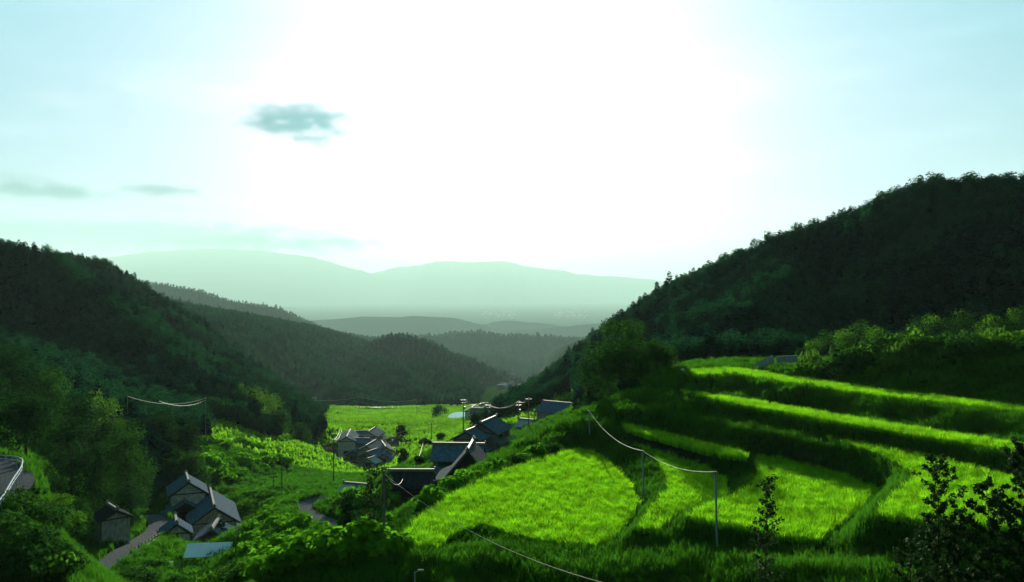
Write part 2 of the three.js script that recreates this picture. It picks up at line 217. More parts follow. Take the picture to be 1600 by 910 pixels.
{
  const pos = new Float32Array(NX * NZ * 3), colr = new Float32Array(NX * NZ * 3), uv = new Float32Array(NX * NZ * 2), idx = new Uint32Array((NX - 1) * (NZ - 1) * 6), info = {};
  for (let j = 0; j < NZ; j++) for (let i = 0; i < NX; i++) {
    const n = j * NX + i, x = gx[i], z = gz[j], h = ground(x, z, info);
    GH[n] = h; GF[n] = info.forest; GZ[n] = info.zone; GN[n] = info.near;
    pos.set([x, h, z], n * 3); uv.set([x / 3, z / 3], n * 2);
    const p1 = fbm(x / 9, z / 9, 3), p2 = fbm(x / 160, z / 160, 4); let c;
    if (info.zone === 1) c = [0.02, 0.028, 0.01];
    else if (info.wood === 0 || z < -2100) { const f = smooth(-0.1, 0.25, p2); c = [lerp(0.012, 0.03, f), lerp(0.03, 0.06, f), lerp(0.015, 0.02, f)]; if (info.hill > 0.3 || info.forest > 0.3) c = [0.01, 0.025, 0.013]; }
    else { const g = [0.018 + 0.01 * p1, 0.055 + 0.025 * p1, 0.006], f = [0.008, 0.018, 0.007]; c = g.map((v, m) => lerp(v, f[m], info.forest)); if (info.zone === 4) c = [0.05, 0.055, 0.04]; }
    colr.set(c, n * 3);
  }
  let m = 0; for (let j = 0; j + 1 < NZ; j++) for (let i = 0; i + 1 < NX; i++) { const a = j * NX + i, b = a + NX; idx[m++] = a; idx[m++] = b; idx[m++] = a + 1; idx[m++] = a + 1; idx[m++] = b; idx[m++] = b + 1; }
  const g = new THREE.BufferGeometry(); g.setAttribute('position', new THREE.BufferAttribute(pos, 3)); g.setAttribute('color', new THREE.BufferAttribute(colr, 3)); g.setAttribute('uv', new THREE.BufferAttribute(uv, 2)); g.setIndex(new THREE.BufferAttribute(idx, 1)); g.computeVertexNormals();
  const soil = dataTex(256, (u, v) => { const a = fbm(u * 40, v * 40, 3) * 0.3 + fbm(u * 9 + 5, v * 9, 2) * 0.2, s = 0.8 + a; return [s, s, s * 0.95]; });
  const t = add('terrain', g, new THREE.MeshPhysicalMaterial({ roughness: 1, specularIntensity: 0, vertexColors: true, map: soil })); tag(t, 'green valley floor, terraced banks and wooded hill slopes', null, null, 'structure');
}
const find = (a, v) => { let lo = 0, hi = a.length - 2; while (lo < hi) { const m = (lo + hi + 1) >> 1; if (a[m] <= v) lo = m; else hi = m - 1; } return lo; };
function grid(G, x, z) { const i = find(gx, x), j = find(gz, z), u = (x - gx[i]) / (gx[i + 1] - gx[i]), v = (z - gz[j]) / (gz[j + 1] - gz[j]), n = j * NX + i; return (G[n] * (1 - u) + G[n + 1] * u) * (1 - v) + (G[n + NX] * (1 - u) + G[n + NX + 1] * u) * v; }
const hAt = (x, z) => grid(GH, x, z), zoneAt = (x, z) => GZ[Math.round(find(gz, z)) * NX + find(gx, x)];
const onGround = (x, z, dy = 0) => V3(x, hAt(x, z) + dy, z);
function seen(x, y, z, slack) { // is this spot in view over the land between
  const d = -z; for (let s = 0.12; s < 0.985; s += s < 0.5 ? 0.04 : 0.015) if (hAt(x * s, z * s) > y * s + slack) return false; return true;
}
const frame = (v) => [800 + v.x / -v.z * F, 455 - v.y / -v.z * F];
function hit(px, py, from = 20, to = 4000) { for (let d = from; d < to; d *= 1.003) { const v = P(px, py, d); if (v.y < hAt(v.x, v.z)) return V3(v.x, hAt(v.x, v.z), v.z); } return null; }
const spot = (px, d) => onGround((px - 800) / F * d, -d);   // ground at that bearing and depth
//#STRUCTURE_END
// ---------------------------------------------------------------- lanes and water
function ribbon(l, hw, dy, step = 1) { // a sheet laid along a lane
  const c = new THREE.CatmullRomCurve3(l.w.map(v => v.clone())), n = Math.max(8, Math.round(c.getLength() / step)), pos = [], idx = [], uv = [];
  for (let i = 0; i <= n; i++) {
    const p = c.getPoint(i / n), t = c.getTangent(i / n), s = V3(-t.z, 0, t.x).normalize();
    for (let k = -2; k <= 2; k++) { const x = p.x + s.x * hw * k / 2, z = p.z + s.z * hw * k / 2; pos.push(x, Math.max(hAt(x, z), p.y - 0.1) + dy, z); uv.push(k * hw / 2 / 3, i * step / 3); }
    if (i) for (let k = 0; k < 4; k++) { const a = (i - 1) * 5 + k, b = a + 5; idx.push(a, a + 1, b, a + 1, b + 1, b); }
  }
  return geoOf(pos, idx, uv);
}
const asphaltTex = dataTex(256, (u, v) => { const a = 0.78 + fbm(u * 60, v * 60, 3) * 0.25 + fbm(u * 5, v * 5, 3) * 0.22; return [a, a, a]; });
const asphalt = std(0.11, 0.12, 0.13, 0.9, { map: asphaltTex, specularIntensity: 0 }), concrete = std(0.16, 0.18, 0.19, 0.8, { map: asphaltTex }), paleConcrete = std(0.5, 0.5, 0.47, 0.8, { map: asphaltTex });
const lane = Object.fromEntries(lanes.map(l => [l.key, l]));
tag(add('lane', ribbon(lane.lane, 1.6, 0.06), asphalt), 'narrow asphalt lane climbing past the white storehouse', null, null, 'structure');
tag(add('road', ribbon(lane.corner, 4, 0.06), asphalt), 'asphalt road bend inside the white guard rail', null, null, 'structure');
tag(add('farm_track', ribbon(lane.track, 1.35, 0.06), asphalt), 'curving grey farm track on the grassy slope', null, null, 'structure');
tag(add('concrete_path', ribbon(lane.path, 0.8, 0.08), concrete), 'pale concrete path at the foot of the paddy bank', null, null, 'structure');
tag(add('valley_road', ribbon(lane.farroad, 2.2, 0.25, 6), paleConcrete), 'pale road crossing the valley below the far hill', null, null, 'structure');
{ // pond among the far houses
  const c = spot(722, 520), pos = [], idx = [], n = 28; let y = -1e9;
  for (let i = 0; i < n; i++) { const a = i / n * 6.2832, r = 1 + 0.12 * Math.sin(a * 3 + 1); pos.push(Math.cos(a) * 8.5 * r, 0, Math.sin(a) * 13 * r); y = Math.max(y, hAt(c.x + Math.cos(a) * 8.5 * r, c.z + Math.sin(a) * 13 * r)); if (i > 1) idx.push(0, i, i - 1); }
  const g = geoOf(pos, idx), m = add('pond', g, new THREE.MeshPhysicalMaterial({ color: col(0.06, 0.3, 0.34), roughness: 0.9, specularIntensity: 0.01 })); m.position.set(c.x, y + 0.15, c.z); tag(m, 'small turquoise pond beyond the houses', null, null, 'structure');
}

// ---------------------------------------------------------------- plant building blocks
function leafCloud(rng, lobes, n, size, { flat = 0.35, shell = 0.62, droop = 0, aspect = 0.55 } = {}) { // rhombic leaves spread through overlapping lobes
  const pos = new Float32Array(n * 12), idx = new Uint32Array(n * 6), tot = lobes.reduce((s, l) => s + l[3] * l[3], 0), N = V3(0, 0, 0), T = V3(0, 0, 0), B = V3(0, 0, 0);
  for (let i = 0; i < n; i++) {
    let q = rng() * tot, L = lobes[0]; for (const l of lobes) { q -= l[3] * l[3]; if (q <= 0) { L = l; break; } }
    const u = rng() * 2 - 1, a = rng() * 6.2832, s = Math.sqrt(1 - u * u), r = L[3] * (shell + (1 - shell) * rng()) * (0.92 + 0.16 * rng()), dx = s * Math.cos(a), dy = u, dz = s * Math.sin(a);
    const x = L[0] + dx * r, y = L[1] + dy * r * (L[4] ?? 0.85), z = L[2] + dz * r;
    N.set(dx + (rng() - 0.5) * 1.5, dy + flat + (rng() - 0.5) * 1.2, dz + (rng() - 0.5) * 1.5).normalize();
    T.set(rng() - 0.5, rng() - 0.5 - droop, rng() - 0.5); B.crossVectors(N, T).normalize(); T.crossVectors(B, N);
    const w = size * (0.6 + 0.8 * rng()), h = w * aspect, o = i * 12;
    pos[o] = x - T.x * w / 2; pos[o + 1] = y - T.y * w / 2; pos[o + 2] = z - T.z * w / 2;
    pos[o + 3] = x + B.x * h / 2 + T.x * w * 0.05; pos[o + 4] = y + B.y * h / 2 + T.y * w * 0.05; pos[o + 5] = z + B.z * h / 2 + T.z * w * 0.05;
    pos[o + 6] = x + T.x * w / 2; pos[o + 7] = y + T.y * w / 2; pos[o + 8] = z + T.z * w / 2;
    pos[o + 9] = x - B.x * h / 2 + T.x * w * 0.05; pos[o + 10] = y - B.y * h / 2 + T.y * w * 0.05; pos[o + 11] = z - B.z * h / 2 + T.z * w * 0.05;
    idx.set([i * 4, i * 4 + 1, i * 4 + 2, i * 4, i * 4 + 2, i * 4 + 3], i * 6);
  }
  const g = new THREE.BufferGeometry(); g.setAttribute('position', new THREE.BufferAttribute(pos, 3)); g.setIndex(new THREE.BufferAttribute(idx, 1)); g.computeVertexNormals(); return g;
}
function conifer(rng, h, r, whorls, per) { // drooping sprays in whorls, narrow pointed top
  const pos = [], idx = [];
  for (let k = 0; k < whorls; k++) {
    const f = k / (whorls - 1), y = h * (0.16 + 0.84 * f), R = r * Math.pow(1 - f, 0.46) * (0.8 + 0.4 * rng()) + 0.12;
    for (let j = 0; j < per; j++) {
      const a = rng() * 6.2832, c = Math.cos(a), s = Math.sin(a), L = R * (0.65 + 0.5 * rng()), w = L * (0.3 + 0.2 * rng()), dy = -L * (0.12 + 0.3 * rng()), up = (rng() - 0.3) * 0.5, n = pos.length / 3, roll = (rng() - 0.5) * 0.9 * w;
      pos.push(c * L * 0.12, y + up, s * L * 0.12, c * L * 0.62 - s * w, y + up + dy * 0.35 + roll, s * L * 0.62 + c * w, c * L, y + up + dy + L * 0.12, s * L, c * L * 0.62 + s * w, y + up + dy * 0.35 - roll, s * L * 0.62 - c * w);
      idx.push(n, n + 1, n + 2, n, n + 2, n + 3);
    }
  }
  const n = pos.length / 3; pos.push(-0.16, h * 0.93, 0, 0.16, h * 0.93, 0, 0, h * 1.02, 0, 0, h * 0.93, -0.16, 0, h * 0.93, 0.16); idx.push(n, n + 1, n + 2, n + 3, n + 4, n + 2);
  return geoOf(pos, idx);
}
const crownLobes = (rng, n, w, h, y0, r) => Array.from({ length: n }, () => { const a = rng() * 6.2832, q = Math.sqrt(rng()) * (w / 2 - r * 0.8), f = rng(); const t = 1 - 0.55 * f * f; return [Math.cos(a) * q * t, y0 + r * 0.6 + f * (h - r * 1.3), Math.sin(a) * q * t, r * (0.7 + 0.6 * rng())]; });
function limbs(rng, h, r, lobes, lean = 0) { // tapered trunk and limbs reaching into the lobes
  const top = V3(lean, h * 0.62, lean * 0.3), mid = V3(lean * 0.35, h * 0.3, 0), parts = [rod(V3(0, -0.6, 0), mid, r, r * 0.78), rod(mid, top, r * 0.78, r * 0.42)];
  for (const l of lobes.slice(0, 9)) { const b = mid.clone().lerp(top, rng() * 0.9), e = V3(l[0], l[1], l[2]); parts.push(rod(b, b.clone().lerp(e, 0.55).add(V3(0, 0.15, 0)), r * 0.36, r * 0.2, 5), rod(b.clone().lerp(e, 0.55).add(V3(0, 0.15, 0)), e, r * 0.2, r * 0.06, 5)); }
  return mergeGeometries(parts);
}
const bark = std(0.025, 0.021, 0.017, 0.95), M = {
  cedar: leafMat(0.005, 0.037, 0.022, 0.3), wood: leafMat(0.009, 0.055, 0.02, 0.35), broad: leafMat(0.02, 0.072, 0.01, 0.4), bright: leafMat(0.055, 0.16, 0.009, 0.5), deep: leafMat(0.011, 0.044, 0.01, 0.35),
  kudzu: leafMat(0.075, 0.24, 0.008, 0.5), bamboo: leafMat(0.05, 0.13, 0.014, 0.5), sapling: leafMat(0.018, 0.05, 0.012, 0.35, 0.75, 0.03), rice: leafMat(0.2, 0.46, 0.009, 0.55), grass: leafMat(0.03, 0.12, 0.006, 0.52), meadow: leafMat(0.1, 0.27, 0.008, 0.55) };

// ---------------------------------------------------------------- rice, grass
function tuft(rng, n, h, spread, w, bend) {
  const pos = [], idx = [];
  for (let i = 0; i < n; i++) {
    const a = rng() * 6.2832, r = Math.sqrt(rng()) * spread, x = Math.cos(a) * r, z = Math.sin(a) * r, H = h * (0.7 + 0.45 * rng()), b = rng() * 6.2832, L = bend * H * (0.3 + rng()), bx = Math.cos(b) * L, bz = Math.sin(b) * L, q = rng() * 6.2832, sx = Math.cos(q) * w, sz = Math.sin(q) * w, k = pos.length / 3;
    pos.push(x - sx, -0.05, z - sz, x + sx, -0.05, z + sz, x + bx * 0.35 - sx * 0.9, H * 0.62, z + bz * 0.35 - sz * 0.9, x + bx * 0.35 + sx * 0.9, H * 0.62, z + bz * 0.35 + sz * 0.9, x + bx, H * (1 - 0.25 * rng() * bend), z + bz);
    idx.push(k, k + 1, k + 2, k + 1, k + 3, k + 2, k + 2, k + 3, k + 4);
  }
  return geoOf(pos, idx);
}
const mtx = new THREE.Matrix4(), qt = new THREE.Quaternion(), UPV = V3(0, 1, 0), cc = new THREE.Color();
function scatter(name, geo, mat, list, label, tint, parent) { // one mass of copies: list of [x, y, z, scale, turn, tall, tone]
  if (!list.length) return; const m = shade(new THREE.InstancedMesh(geo, mat, list.length)); m.name = numbered(name);
  list.forEach(([x, y, z, s, r, t = 1, tone = 1], i) => { qt.setFromAxisAngle(UPV, r); mtx.compose(V3(x, y, z), qt, V3(s, s * t, s)); m.setMatrixAt(i, mtx); if (tint) m.setColorAt(i, cc.setRGB(tone * tint(i)[0], tone * tint(i)[1], tone * tint(i)[2])); });
  scene.add(m); tag(m, label, null, null, 'stuff'); return m;
}
{
  const rng = rngOf(31), geos = [tuft(rng, 14, 0.68, 0.12, 0.014, 0.5), tuft(rng, 14, 0.64, 0.15, 0.015, 0.6)];
  for (const p of paddies) {
    const list = [], [x0, x1, z0, z1] = p.bb;
    // planting rows follow the long side of the field
    const ang = Math.atan2(p.pts[3][1] - p.pts[0][1], p.pts[3][0] - p.pts[0][0]), ca = Math.cos(ang), sa = Math.sin(ang), cx = (x0 + x1) / 2, cz = (z0 + z1) / 2, R = Math.hypot(x1 - x0, z1 - z0) / 2;
    for (let a = -R; a < R; a += 0.34) for (let b = -R; b < R; b += 0.25) {
      const x = cx + a * ca - b * sa + (rng() - 0.5) * 0.1, z = cz + a * sa + b * ca + (rng() - 0.5) * 0.1;
      if (x < x0 || x > x1 || z < z0 || z > z1) continue;
      const v = x / -z * F + 800; if (v < -60 || v > 1680) continue;
      if (polyDist(p.pts, x, z) > -0.12) continue;
      const n = fbm(x / 5, z / 5, 3), n2 = noiseB(x / 1.1, z / 1.1);
      list.push([x, p.base - 0.02, z, 1 + 0.12 * n + 0.3 * (rng() - 0.5), rng() * 6.28, 1 + 0.16 * n2 + 0.2 * (rng() - 0.5), 0.9 + 0.3 * n + 0.25 * n2]);
    }
    const tone = list.map(() => { const g = rng(); return [0.5 + 0.65 * g, 0.75 + 0.42 * g, 0.8]; });
    scatter('rice_crop', geos[0], M.rice, list, p.label, i => tone[i]);
  }
  // wild grass over banks, ledges and open slopes: candidates thin out with distance
  const near1 = [], mid = [], far = [], info = {}, gA = tuft(rng, 15, 0.5, 0.24, 0.013, 0.8), gB = tuft(rng, 14, 0.75, 0.5, 0.04, 0.7), gC = tuft(rng, 16, 0.9, 1.3, 0.16, 0.6);
  const bare = (x, z) => { const zn = zoneAt(x, z); return zn === 1 || zn === 2 || zn === 4; };
  const sow = (list, d0, d1, step, sMin, sMax, slack, keep) => {
    for (let d = d0; d < d1; d += step * (0.8 + 0.4 * rng())) { const w = d * 0.6 + 3; for (let x = -w; x < w; x += step) {
      const X = x + (rng() - 0.5) * step, Z = -d + (rng() - 0.5) * step; if (bare(X, Z) || grid(GF, X, Z) > 0.5) continue;
      if (keep && !keep(X, Z)) continue;
      const y = hAt(X, Z); const [, py] = frame(V3(X, y, Z)); if (py > 935) continue;
      if (!seen(X, y + 0.5, Z, slack)) continue;
      let plot = 1; if (d > 390) { // small fields with trodden paths between them, each with its own stage of growth
        const u = (X + 14 * noise(Z / 90, 3)) / 30, v = (Z + 9 * noise(X / 60, 7)) / 26, fu = u - Math.floor(u), fv = v - Math.floor(v); if (fu < 0.09 || fv < 0.16) continue; plot = 0.72 + 0.5 * Math.abs(noise(Math.floor(u) * 7.7, Math.floor(v) * 5.3)); }
      list.push([X, y, Z, sMin + (sMax - sMin) * rng(), rng() * 6.28, 0.7 + 0.7 * rng() + 0.5 * fbm(X / 4, Z / 4, 2), (0.75 + 0.4 * rng() + 0.35 * fbm(X / 6, Z / 6, 2)) * plot]);
    } }
  };
  sow(near1, 47, 100, 0.3, 0.8, 1.25, 0.5);
  sow(mid, 100, 240, 0.62, 0.8, 1.3, 0.8);
  sow(far, 240, 780, 1.9, 0.9, 1.4, 1.5);
  scatter('bank_grass', gA, M.grass, near1, 'wild grass on the terrace banks and ledge', i => [1, 1, 1]);
  scatter('slope_grass', gB, M.grass, mid, 'rough grass on the open slopes between houses and fields', i => [1, 1, 1]);
  scatter('field_grass', gC, M.meadow, far, 'bright green crop in the small fields of the valley floor', i => [1, 1, 1]);
  console.log('grass', near1.length, mid.length, far.length);
}

// ---------------------------------------------------------------- forest on the hills
{
  const rng = rngOf(77), cedars = [conifer(rng, 7.2, 1.8, 15, 13), conifer(rng, 8, 2.0, 16, 13), conifer(rng, 6.4, 1.9, 14, 13)];
  const broads = [0, 1, 2].map(() => { const l = crownLobes(rng, 9, 5.4, 5.6, 1.3, 1.4); return [leafCloud(rng, l, 620, 0.5, { shell: 0.7 }), limbs(rng, 8, 0.2, l)]; });
  const trunkC = rod(V3(0, -1, 0), V3(0, 5.4, 0), 0.16, 0.05, 5);
  const trees = [], done = (v) => trees.push(v);
  for (let d = 150; d < 9800; d *= 1) {
    const step = Math.max(2.2, d * 0.005 + 0.9); const w = d * 0.62 + 20;
    for (let x = -w; x < w; x += step) {
      const X = x + (rng() - 0.5) * step * 0.9, Z = -d + (rng() - 0.5) * step * 0.9, f = grid(GF, X, Z);
      const distant = d > 2100; if (!distant && f < 0.45) continue;
      if (distant) { const o = {}; ground(X, Z, o); if (!o.wood || o.hill < 0.25) continue; }
      const y = hAt(X, Z); if (!seen(X, y + 11, Z, 4)) continue;
      const kind = fbm(X / 60 + 9, Z / 60, 3) + (rng() - 0.5) * 0.35 > -0.06 ? 'broad' : 'cedar';
      done({ x: X, y: y - 0.3, z: Z, d, kind, s: (0.6 + 0.55 * rng() * rng() + 0.2 * rng()) * (1 + Math.max(0, d - 700) / 2200), v: Math.floor(rng() * 3), r: rng() * 6.28 });
    }
    d += step * 0.95;
  }
  const inFrame = (t) => { const [px, py] = frame(V3(t.x, t.y + 8, t.z)); return px > -10 && px < 1610 && py > 0; };
  const label = (t) => t.x < 0 ? (t.kind === 'cedar' ? ['dark cedar in the wooded slope above the tiled farmhouse', 'cedars on the western slope'] : ['rounded leafy tree among the cedars above the tiled farmhouse', 'leafy trees on the western slope']) : (t.kind === 'cedar' ? ['dark cedar on the tall shaded hill behind the rice terraces', 'cedars on the hill behind the terraces'] : ['bushy tree on the tall shaded hill behind the rice terraces', 'leafy trees on the hill behind the terraces']);
  const protoC = cedars.map(g => { const p = new THREE.Group(); p.userData = { base: 'cedar_tree', category: 'tree' }; add('crown', g, M.cedar, p); add('trunk', trunkC, bark, p); return p; });
  const protoB = broads.map(([g, t]) => { const p = new THREE.Group(); p.userData = { base: 'forest_tree', category: 'tree' }; add('crown', g, M.wood, p); add('trunk', t, bark, p); return p; });
  for (const kind of ['cedar', 'broad']) {
    const pick = (f, n) => trees.filter(t => t.kind === kind && inFrame(t) && t.d < 700 && f(t)).sort((a, b) => b.s / b.d - a.s / a.d).slice(0, n), list = [...pick(t => t.x < 0, 120), ...pick(t => t.x >= 0, kind === 'cedar' ? 150 : 90)];
    for (const t of list) { t.single = true; const c = copyOf((kind === 'cedar' ? protoC : protoB)[t.v], ...label(t)); c.position.set(t.x, t.y, t.z); c.rotation.y = t.r; c.scale.setScalar(t.s); }
    for (let v = 0; v < 3; v++) {
      const rest = trees.filter(t => t.kind === kind && !t.single && t.v === v);
      scatter(kind === 'cedar' ? 'cedar_forest' : 'leafy_forest', kind === 'cedar' ? cedars[v] : broads[v][0], kind === 'cedar' ? M.cedar : M.wood, rest.map(t => [t.x, t.y, t.z, t.s, t.r, 1, 0.75 + 0.6 * ((t.r * 7.3) % 1)]), kind === 'cedar' ? 'dense dark cedar forest covering the hills' : 'leafy woodland patches among the cedars on the hills', () => [1, 1, 1]);
    }
  }
  console.log('trees', trees.length, trees.filter(t => t.kind === 'cedar').length);
}
// ---------------------------------------------------------------- single trees and bushes
function tree({ name = 'broadleaf_tree', label, px, top, d, w, n = 3000, leaf = 0.34, mat = M.deep, seed = 1, lobes = 14, low = 0.28, lr = 0.27, lean = 0, group, at: pos, category = 'tree', shell = 0.62, aspect = 0.55, slim = 1 }) {
  const rng = rngOf(seed * 131 + 5), b = pos ?? spot(px, d), h = Math.max(0.8, (455 - top) / F * d - b.y), W = w / F * d, y0 = h * low, r = Math.min(W, h - y0) * lr;
  const L = crownLobes(rng, lobes, W, h - y0, y0, r); L.push([0, h - r * 0.9, 0, r]);
  const t = thing(name, label, category, b, rng() * 6.28, group);
  add('crown', leafCloud(rng, L, n, leaf, { shell, aspect }), mat, t); add('trunk', limbs(rng, h, (0.06 + h * 0.017) * slim, L, lean), bark, t);
  return t;
}
const bushProto = (() => {
  const out = {}; for (const [key, mat, leaf, n] of [['kudzu', M.kudzu, 0.4, 420], ['bush', M.broad, 0.22, 620], ['bright', M.bright, 0.24, 560], ['reed', M.bamboo, 0.5, 420]]) out[key] = [0, 1, 2, 3].map(v => {
    const rng = rngOf(900 + v * 17 + key.length), L = []; for (let i = 0; i < 9; i++) { const a = rng() * 6.28, q = Math.sqrt(rng()) * 0.75, r = 0.28 + 0.26 * rng(); L.push([Math.cos(a) * q, 0.28 + (1 - q) * 0.62 * rng() + 0.05, Math.sin(a) * q, r, 0.75]); }
    const p = new THREE.Group(); p.userData = { base: key === 'reed' ? 'grassy_clump' : key === 'kudzu' ? 'vine_mound' : 'shrub', category: key === 'reed' ? 'grass clump' : 'shrub' };
    add('foliage', leafCloud(rng, L, n, leaf / 1.6, key === 'reed' ? { aspect: 0.16, droop: -1.6, shell: 0.4, flat: 0 } : { flat: 0.5, shell: 0.72, aspect: 0.8 }), mat, p);
    add('stem', mergeGeometries([0, 1, 2, 3, 4].map(i => rod(V3(0, -0.25, 0), V3(...L[i].slice(0, 3)), 0.035, 0.012, 5))), bark, p); return p;
  }); return out;
})();
let bushCount = 0;
function bush(kind, px, d, size, label, group, tall = 1, sink = 0.1) { const b = spot(px, d), c = copyOf(bushProto[kind][bushCount % 4], label, group); c.position.set(b.x, b.y - sink * size, b.z); c.rotation.y = bushCount++ * 2.4; c.scale.set(size, size * tall, size); return c; }

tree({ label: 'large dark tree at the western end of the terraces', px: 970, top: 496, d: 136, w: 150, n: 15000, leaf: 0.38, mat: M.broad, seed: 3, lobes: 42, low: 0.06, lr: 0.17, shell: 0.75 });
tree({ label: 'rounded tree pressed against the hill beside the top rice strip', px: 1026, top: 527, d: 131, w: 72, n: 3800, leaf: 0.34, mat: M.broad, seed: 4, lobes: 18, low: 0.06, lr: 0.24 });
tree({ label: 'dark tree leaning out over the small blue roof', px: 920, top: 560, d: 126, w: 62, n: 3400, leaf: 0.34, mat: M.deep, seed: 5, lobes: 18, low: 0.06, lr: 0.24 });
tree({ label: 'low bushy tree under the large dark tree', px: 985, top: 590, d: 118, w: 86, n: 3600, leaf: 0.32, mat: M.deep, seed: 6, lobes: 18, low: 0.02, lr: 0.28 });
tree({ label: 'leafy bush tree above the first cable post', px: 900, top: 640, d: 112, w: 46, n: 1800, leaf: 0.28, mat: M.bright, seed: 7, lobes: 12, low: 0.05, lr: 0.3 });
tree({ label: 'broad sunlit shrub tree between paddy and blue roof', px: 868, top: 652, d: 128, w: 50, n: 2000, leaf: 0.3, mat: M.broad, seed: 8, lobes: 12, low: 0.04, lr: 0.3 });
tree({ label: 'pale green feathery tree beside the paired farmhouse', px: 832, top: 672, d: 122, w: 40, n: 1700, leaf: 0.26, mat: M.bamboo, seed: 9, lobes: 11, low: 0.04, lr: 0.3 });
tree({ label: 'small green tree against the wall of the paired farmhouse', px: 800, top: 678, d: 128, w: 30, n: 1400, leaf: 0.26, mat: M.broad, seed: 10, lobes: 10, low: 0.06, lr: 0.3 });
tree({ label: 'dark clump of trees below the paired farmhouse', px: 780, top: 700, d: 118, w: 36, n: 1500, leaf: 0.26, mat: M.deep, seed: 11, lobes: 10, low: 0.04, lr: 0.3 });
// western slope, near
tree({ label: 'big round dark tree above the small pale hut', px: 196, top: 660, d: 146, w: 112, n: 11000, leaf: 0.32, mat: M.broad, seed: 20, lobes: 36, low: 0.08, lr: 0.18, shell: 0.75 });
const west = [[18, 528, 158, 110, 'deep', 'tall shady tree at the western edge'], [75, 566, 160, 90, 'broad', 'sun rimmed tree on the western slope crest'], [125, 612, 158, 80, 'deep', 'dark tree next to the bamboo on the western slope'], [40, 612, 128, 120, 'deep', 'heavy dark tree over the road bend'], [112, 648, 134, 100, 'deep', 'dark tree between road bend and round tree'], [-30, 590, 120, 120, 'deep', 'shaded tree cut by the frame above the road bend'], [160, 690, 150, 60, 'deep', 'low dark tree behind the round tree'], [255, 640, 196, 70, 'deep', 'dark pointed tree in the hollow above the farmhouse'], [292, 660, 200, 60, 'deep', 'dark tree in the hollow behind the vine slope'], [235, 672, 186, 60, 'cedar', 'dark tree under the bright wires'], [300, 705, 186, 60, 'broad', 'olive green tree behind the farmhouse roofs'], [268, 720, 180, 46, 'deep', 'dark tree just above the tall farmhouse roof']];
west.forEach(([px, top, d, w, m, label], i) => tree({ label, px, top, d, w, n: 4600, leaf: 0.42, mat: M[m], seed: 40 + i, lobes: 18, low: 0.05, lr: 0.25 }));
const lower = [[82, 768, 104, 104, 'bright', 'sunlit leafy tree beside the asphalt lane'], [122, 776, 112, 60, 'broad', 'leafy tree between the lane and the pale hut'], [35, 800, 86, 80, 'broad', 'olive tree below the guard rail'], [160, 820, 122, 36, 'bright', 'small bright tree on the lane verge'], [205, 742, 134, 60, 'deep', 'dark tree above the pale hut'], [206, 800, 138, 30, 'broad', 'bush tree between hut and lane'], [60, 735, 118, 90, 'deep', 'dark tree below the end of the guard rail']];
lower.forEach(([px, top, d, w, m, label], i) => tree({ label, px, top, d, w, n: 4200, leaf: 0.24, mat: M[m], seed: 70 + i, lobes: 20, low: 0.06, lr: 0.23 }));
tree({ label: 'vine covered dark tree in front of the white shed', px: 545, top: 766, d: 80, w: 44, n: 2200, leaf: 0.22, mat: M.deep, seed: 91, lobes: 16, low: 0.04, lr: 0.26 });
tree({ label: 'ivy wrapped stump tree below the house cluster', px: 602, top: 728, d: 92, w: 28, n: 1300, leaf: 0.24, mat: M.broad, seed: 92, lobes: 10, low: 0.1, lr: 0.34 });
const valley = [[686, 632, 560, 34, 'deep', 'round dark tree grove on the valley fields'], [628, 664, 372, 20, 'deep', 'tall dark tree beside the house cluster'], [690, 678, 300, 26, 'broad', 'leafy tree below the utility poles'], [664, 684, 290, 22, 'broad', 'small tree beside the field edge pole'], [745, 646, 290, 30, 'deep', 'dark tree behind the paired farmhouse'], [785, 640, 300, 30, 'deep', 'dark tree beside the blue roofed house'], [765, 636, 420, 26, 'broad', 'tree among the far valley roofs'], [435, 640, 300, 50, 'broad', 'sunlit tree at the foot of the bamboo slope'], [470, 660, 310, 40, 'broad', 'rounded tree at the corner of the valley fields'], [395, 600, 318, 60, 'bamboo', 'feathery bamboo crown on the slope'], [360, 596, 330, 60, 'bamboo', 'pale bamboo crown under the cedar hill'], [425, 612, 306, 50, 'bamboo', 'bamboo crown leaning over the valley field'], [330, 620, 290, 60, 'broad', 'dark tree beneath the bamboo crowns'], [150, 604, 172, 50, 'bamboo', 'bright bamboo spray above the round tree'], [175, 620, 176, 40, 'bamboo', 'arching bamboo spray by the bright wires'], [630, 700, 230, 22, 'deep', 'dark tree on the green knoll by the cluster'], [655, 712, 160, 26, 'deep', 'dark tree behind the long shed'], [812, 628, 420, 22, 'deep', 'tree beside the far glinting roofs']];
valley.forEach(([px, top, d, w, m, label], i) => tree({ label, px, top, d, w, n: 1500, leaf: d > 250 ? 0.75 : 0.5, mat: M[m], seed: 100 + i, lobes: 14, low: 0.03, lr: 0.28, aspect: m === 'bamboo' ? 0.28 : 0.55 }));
{ const b = spot(346, 137), rng = rngOf(140), t = thing('conifer', 'small dark conifer in front of the main farmhouse', 'tree', b, 0.4), h = (455 - 812) / F * 137 - b.y; add('crown', conifer(rng, h, h * 0.28, 20, 12), M.cedar, t); add('trunk', rod(V3(0, -0.5, 0), V3(0, h * 0.9, 0), 0.12, 0.03), bark, t); }
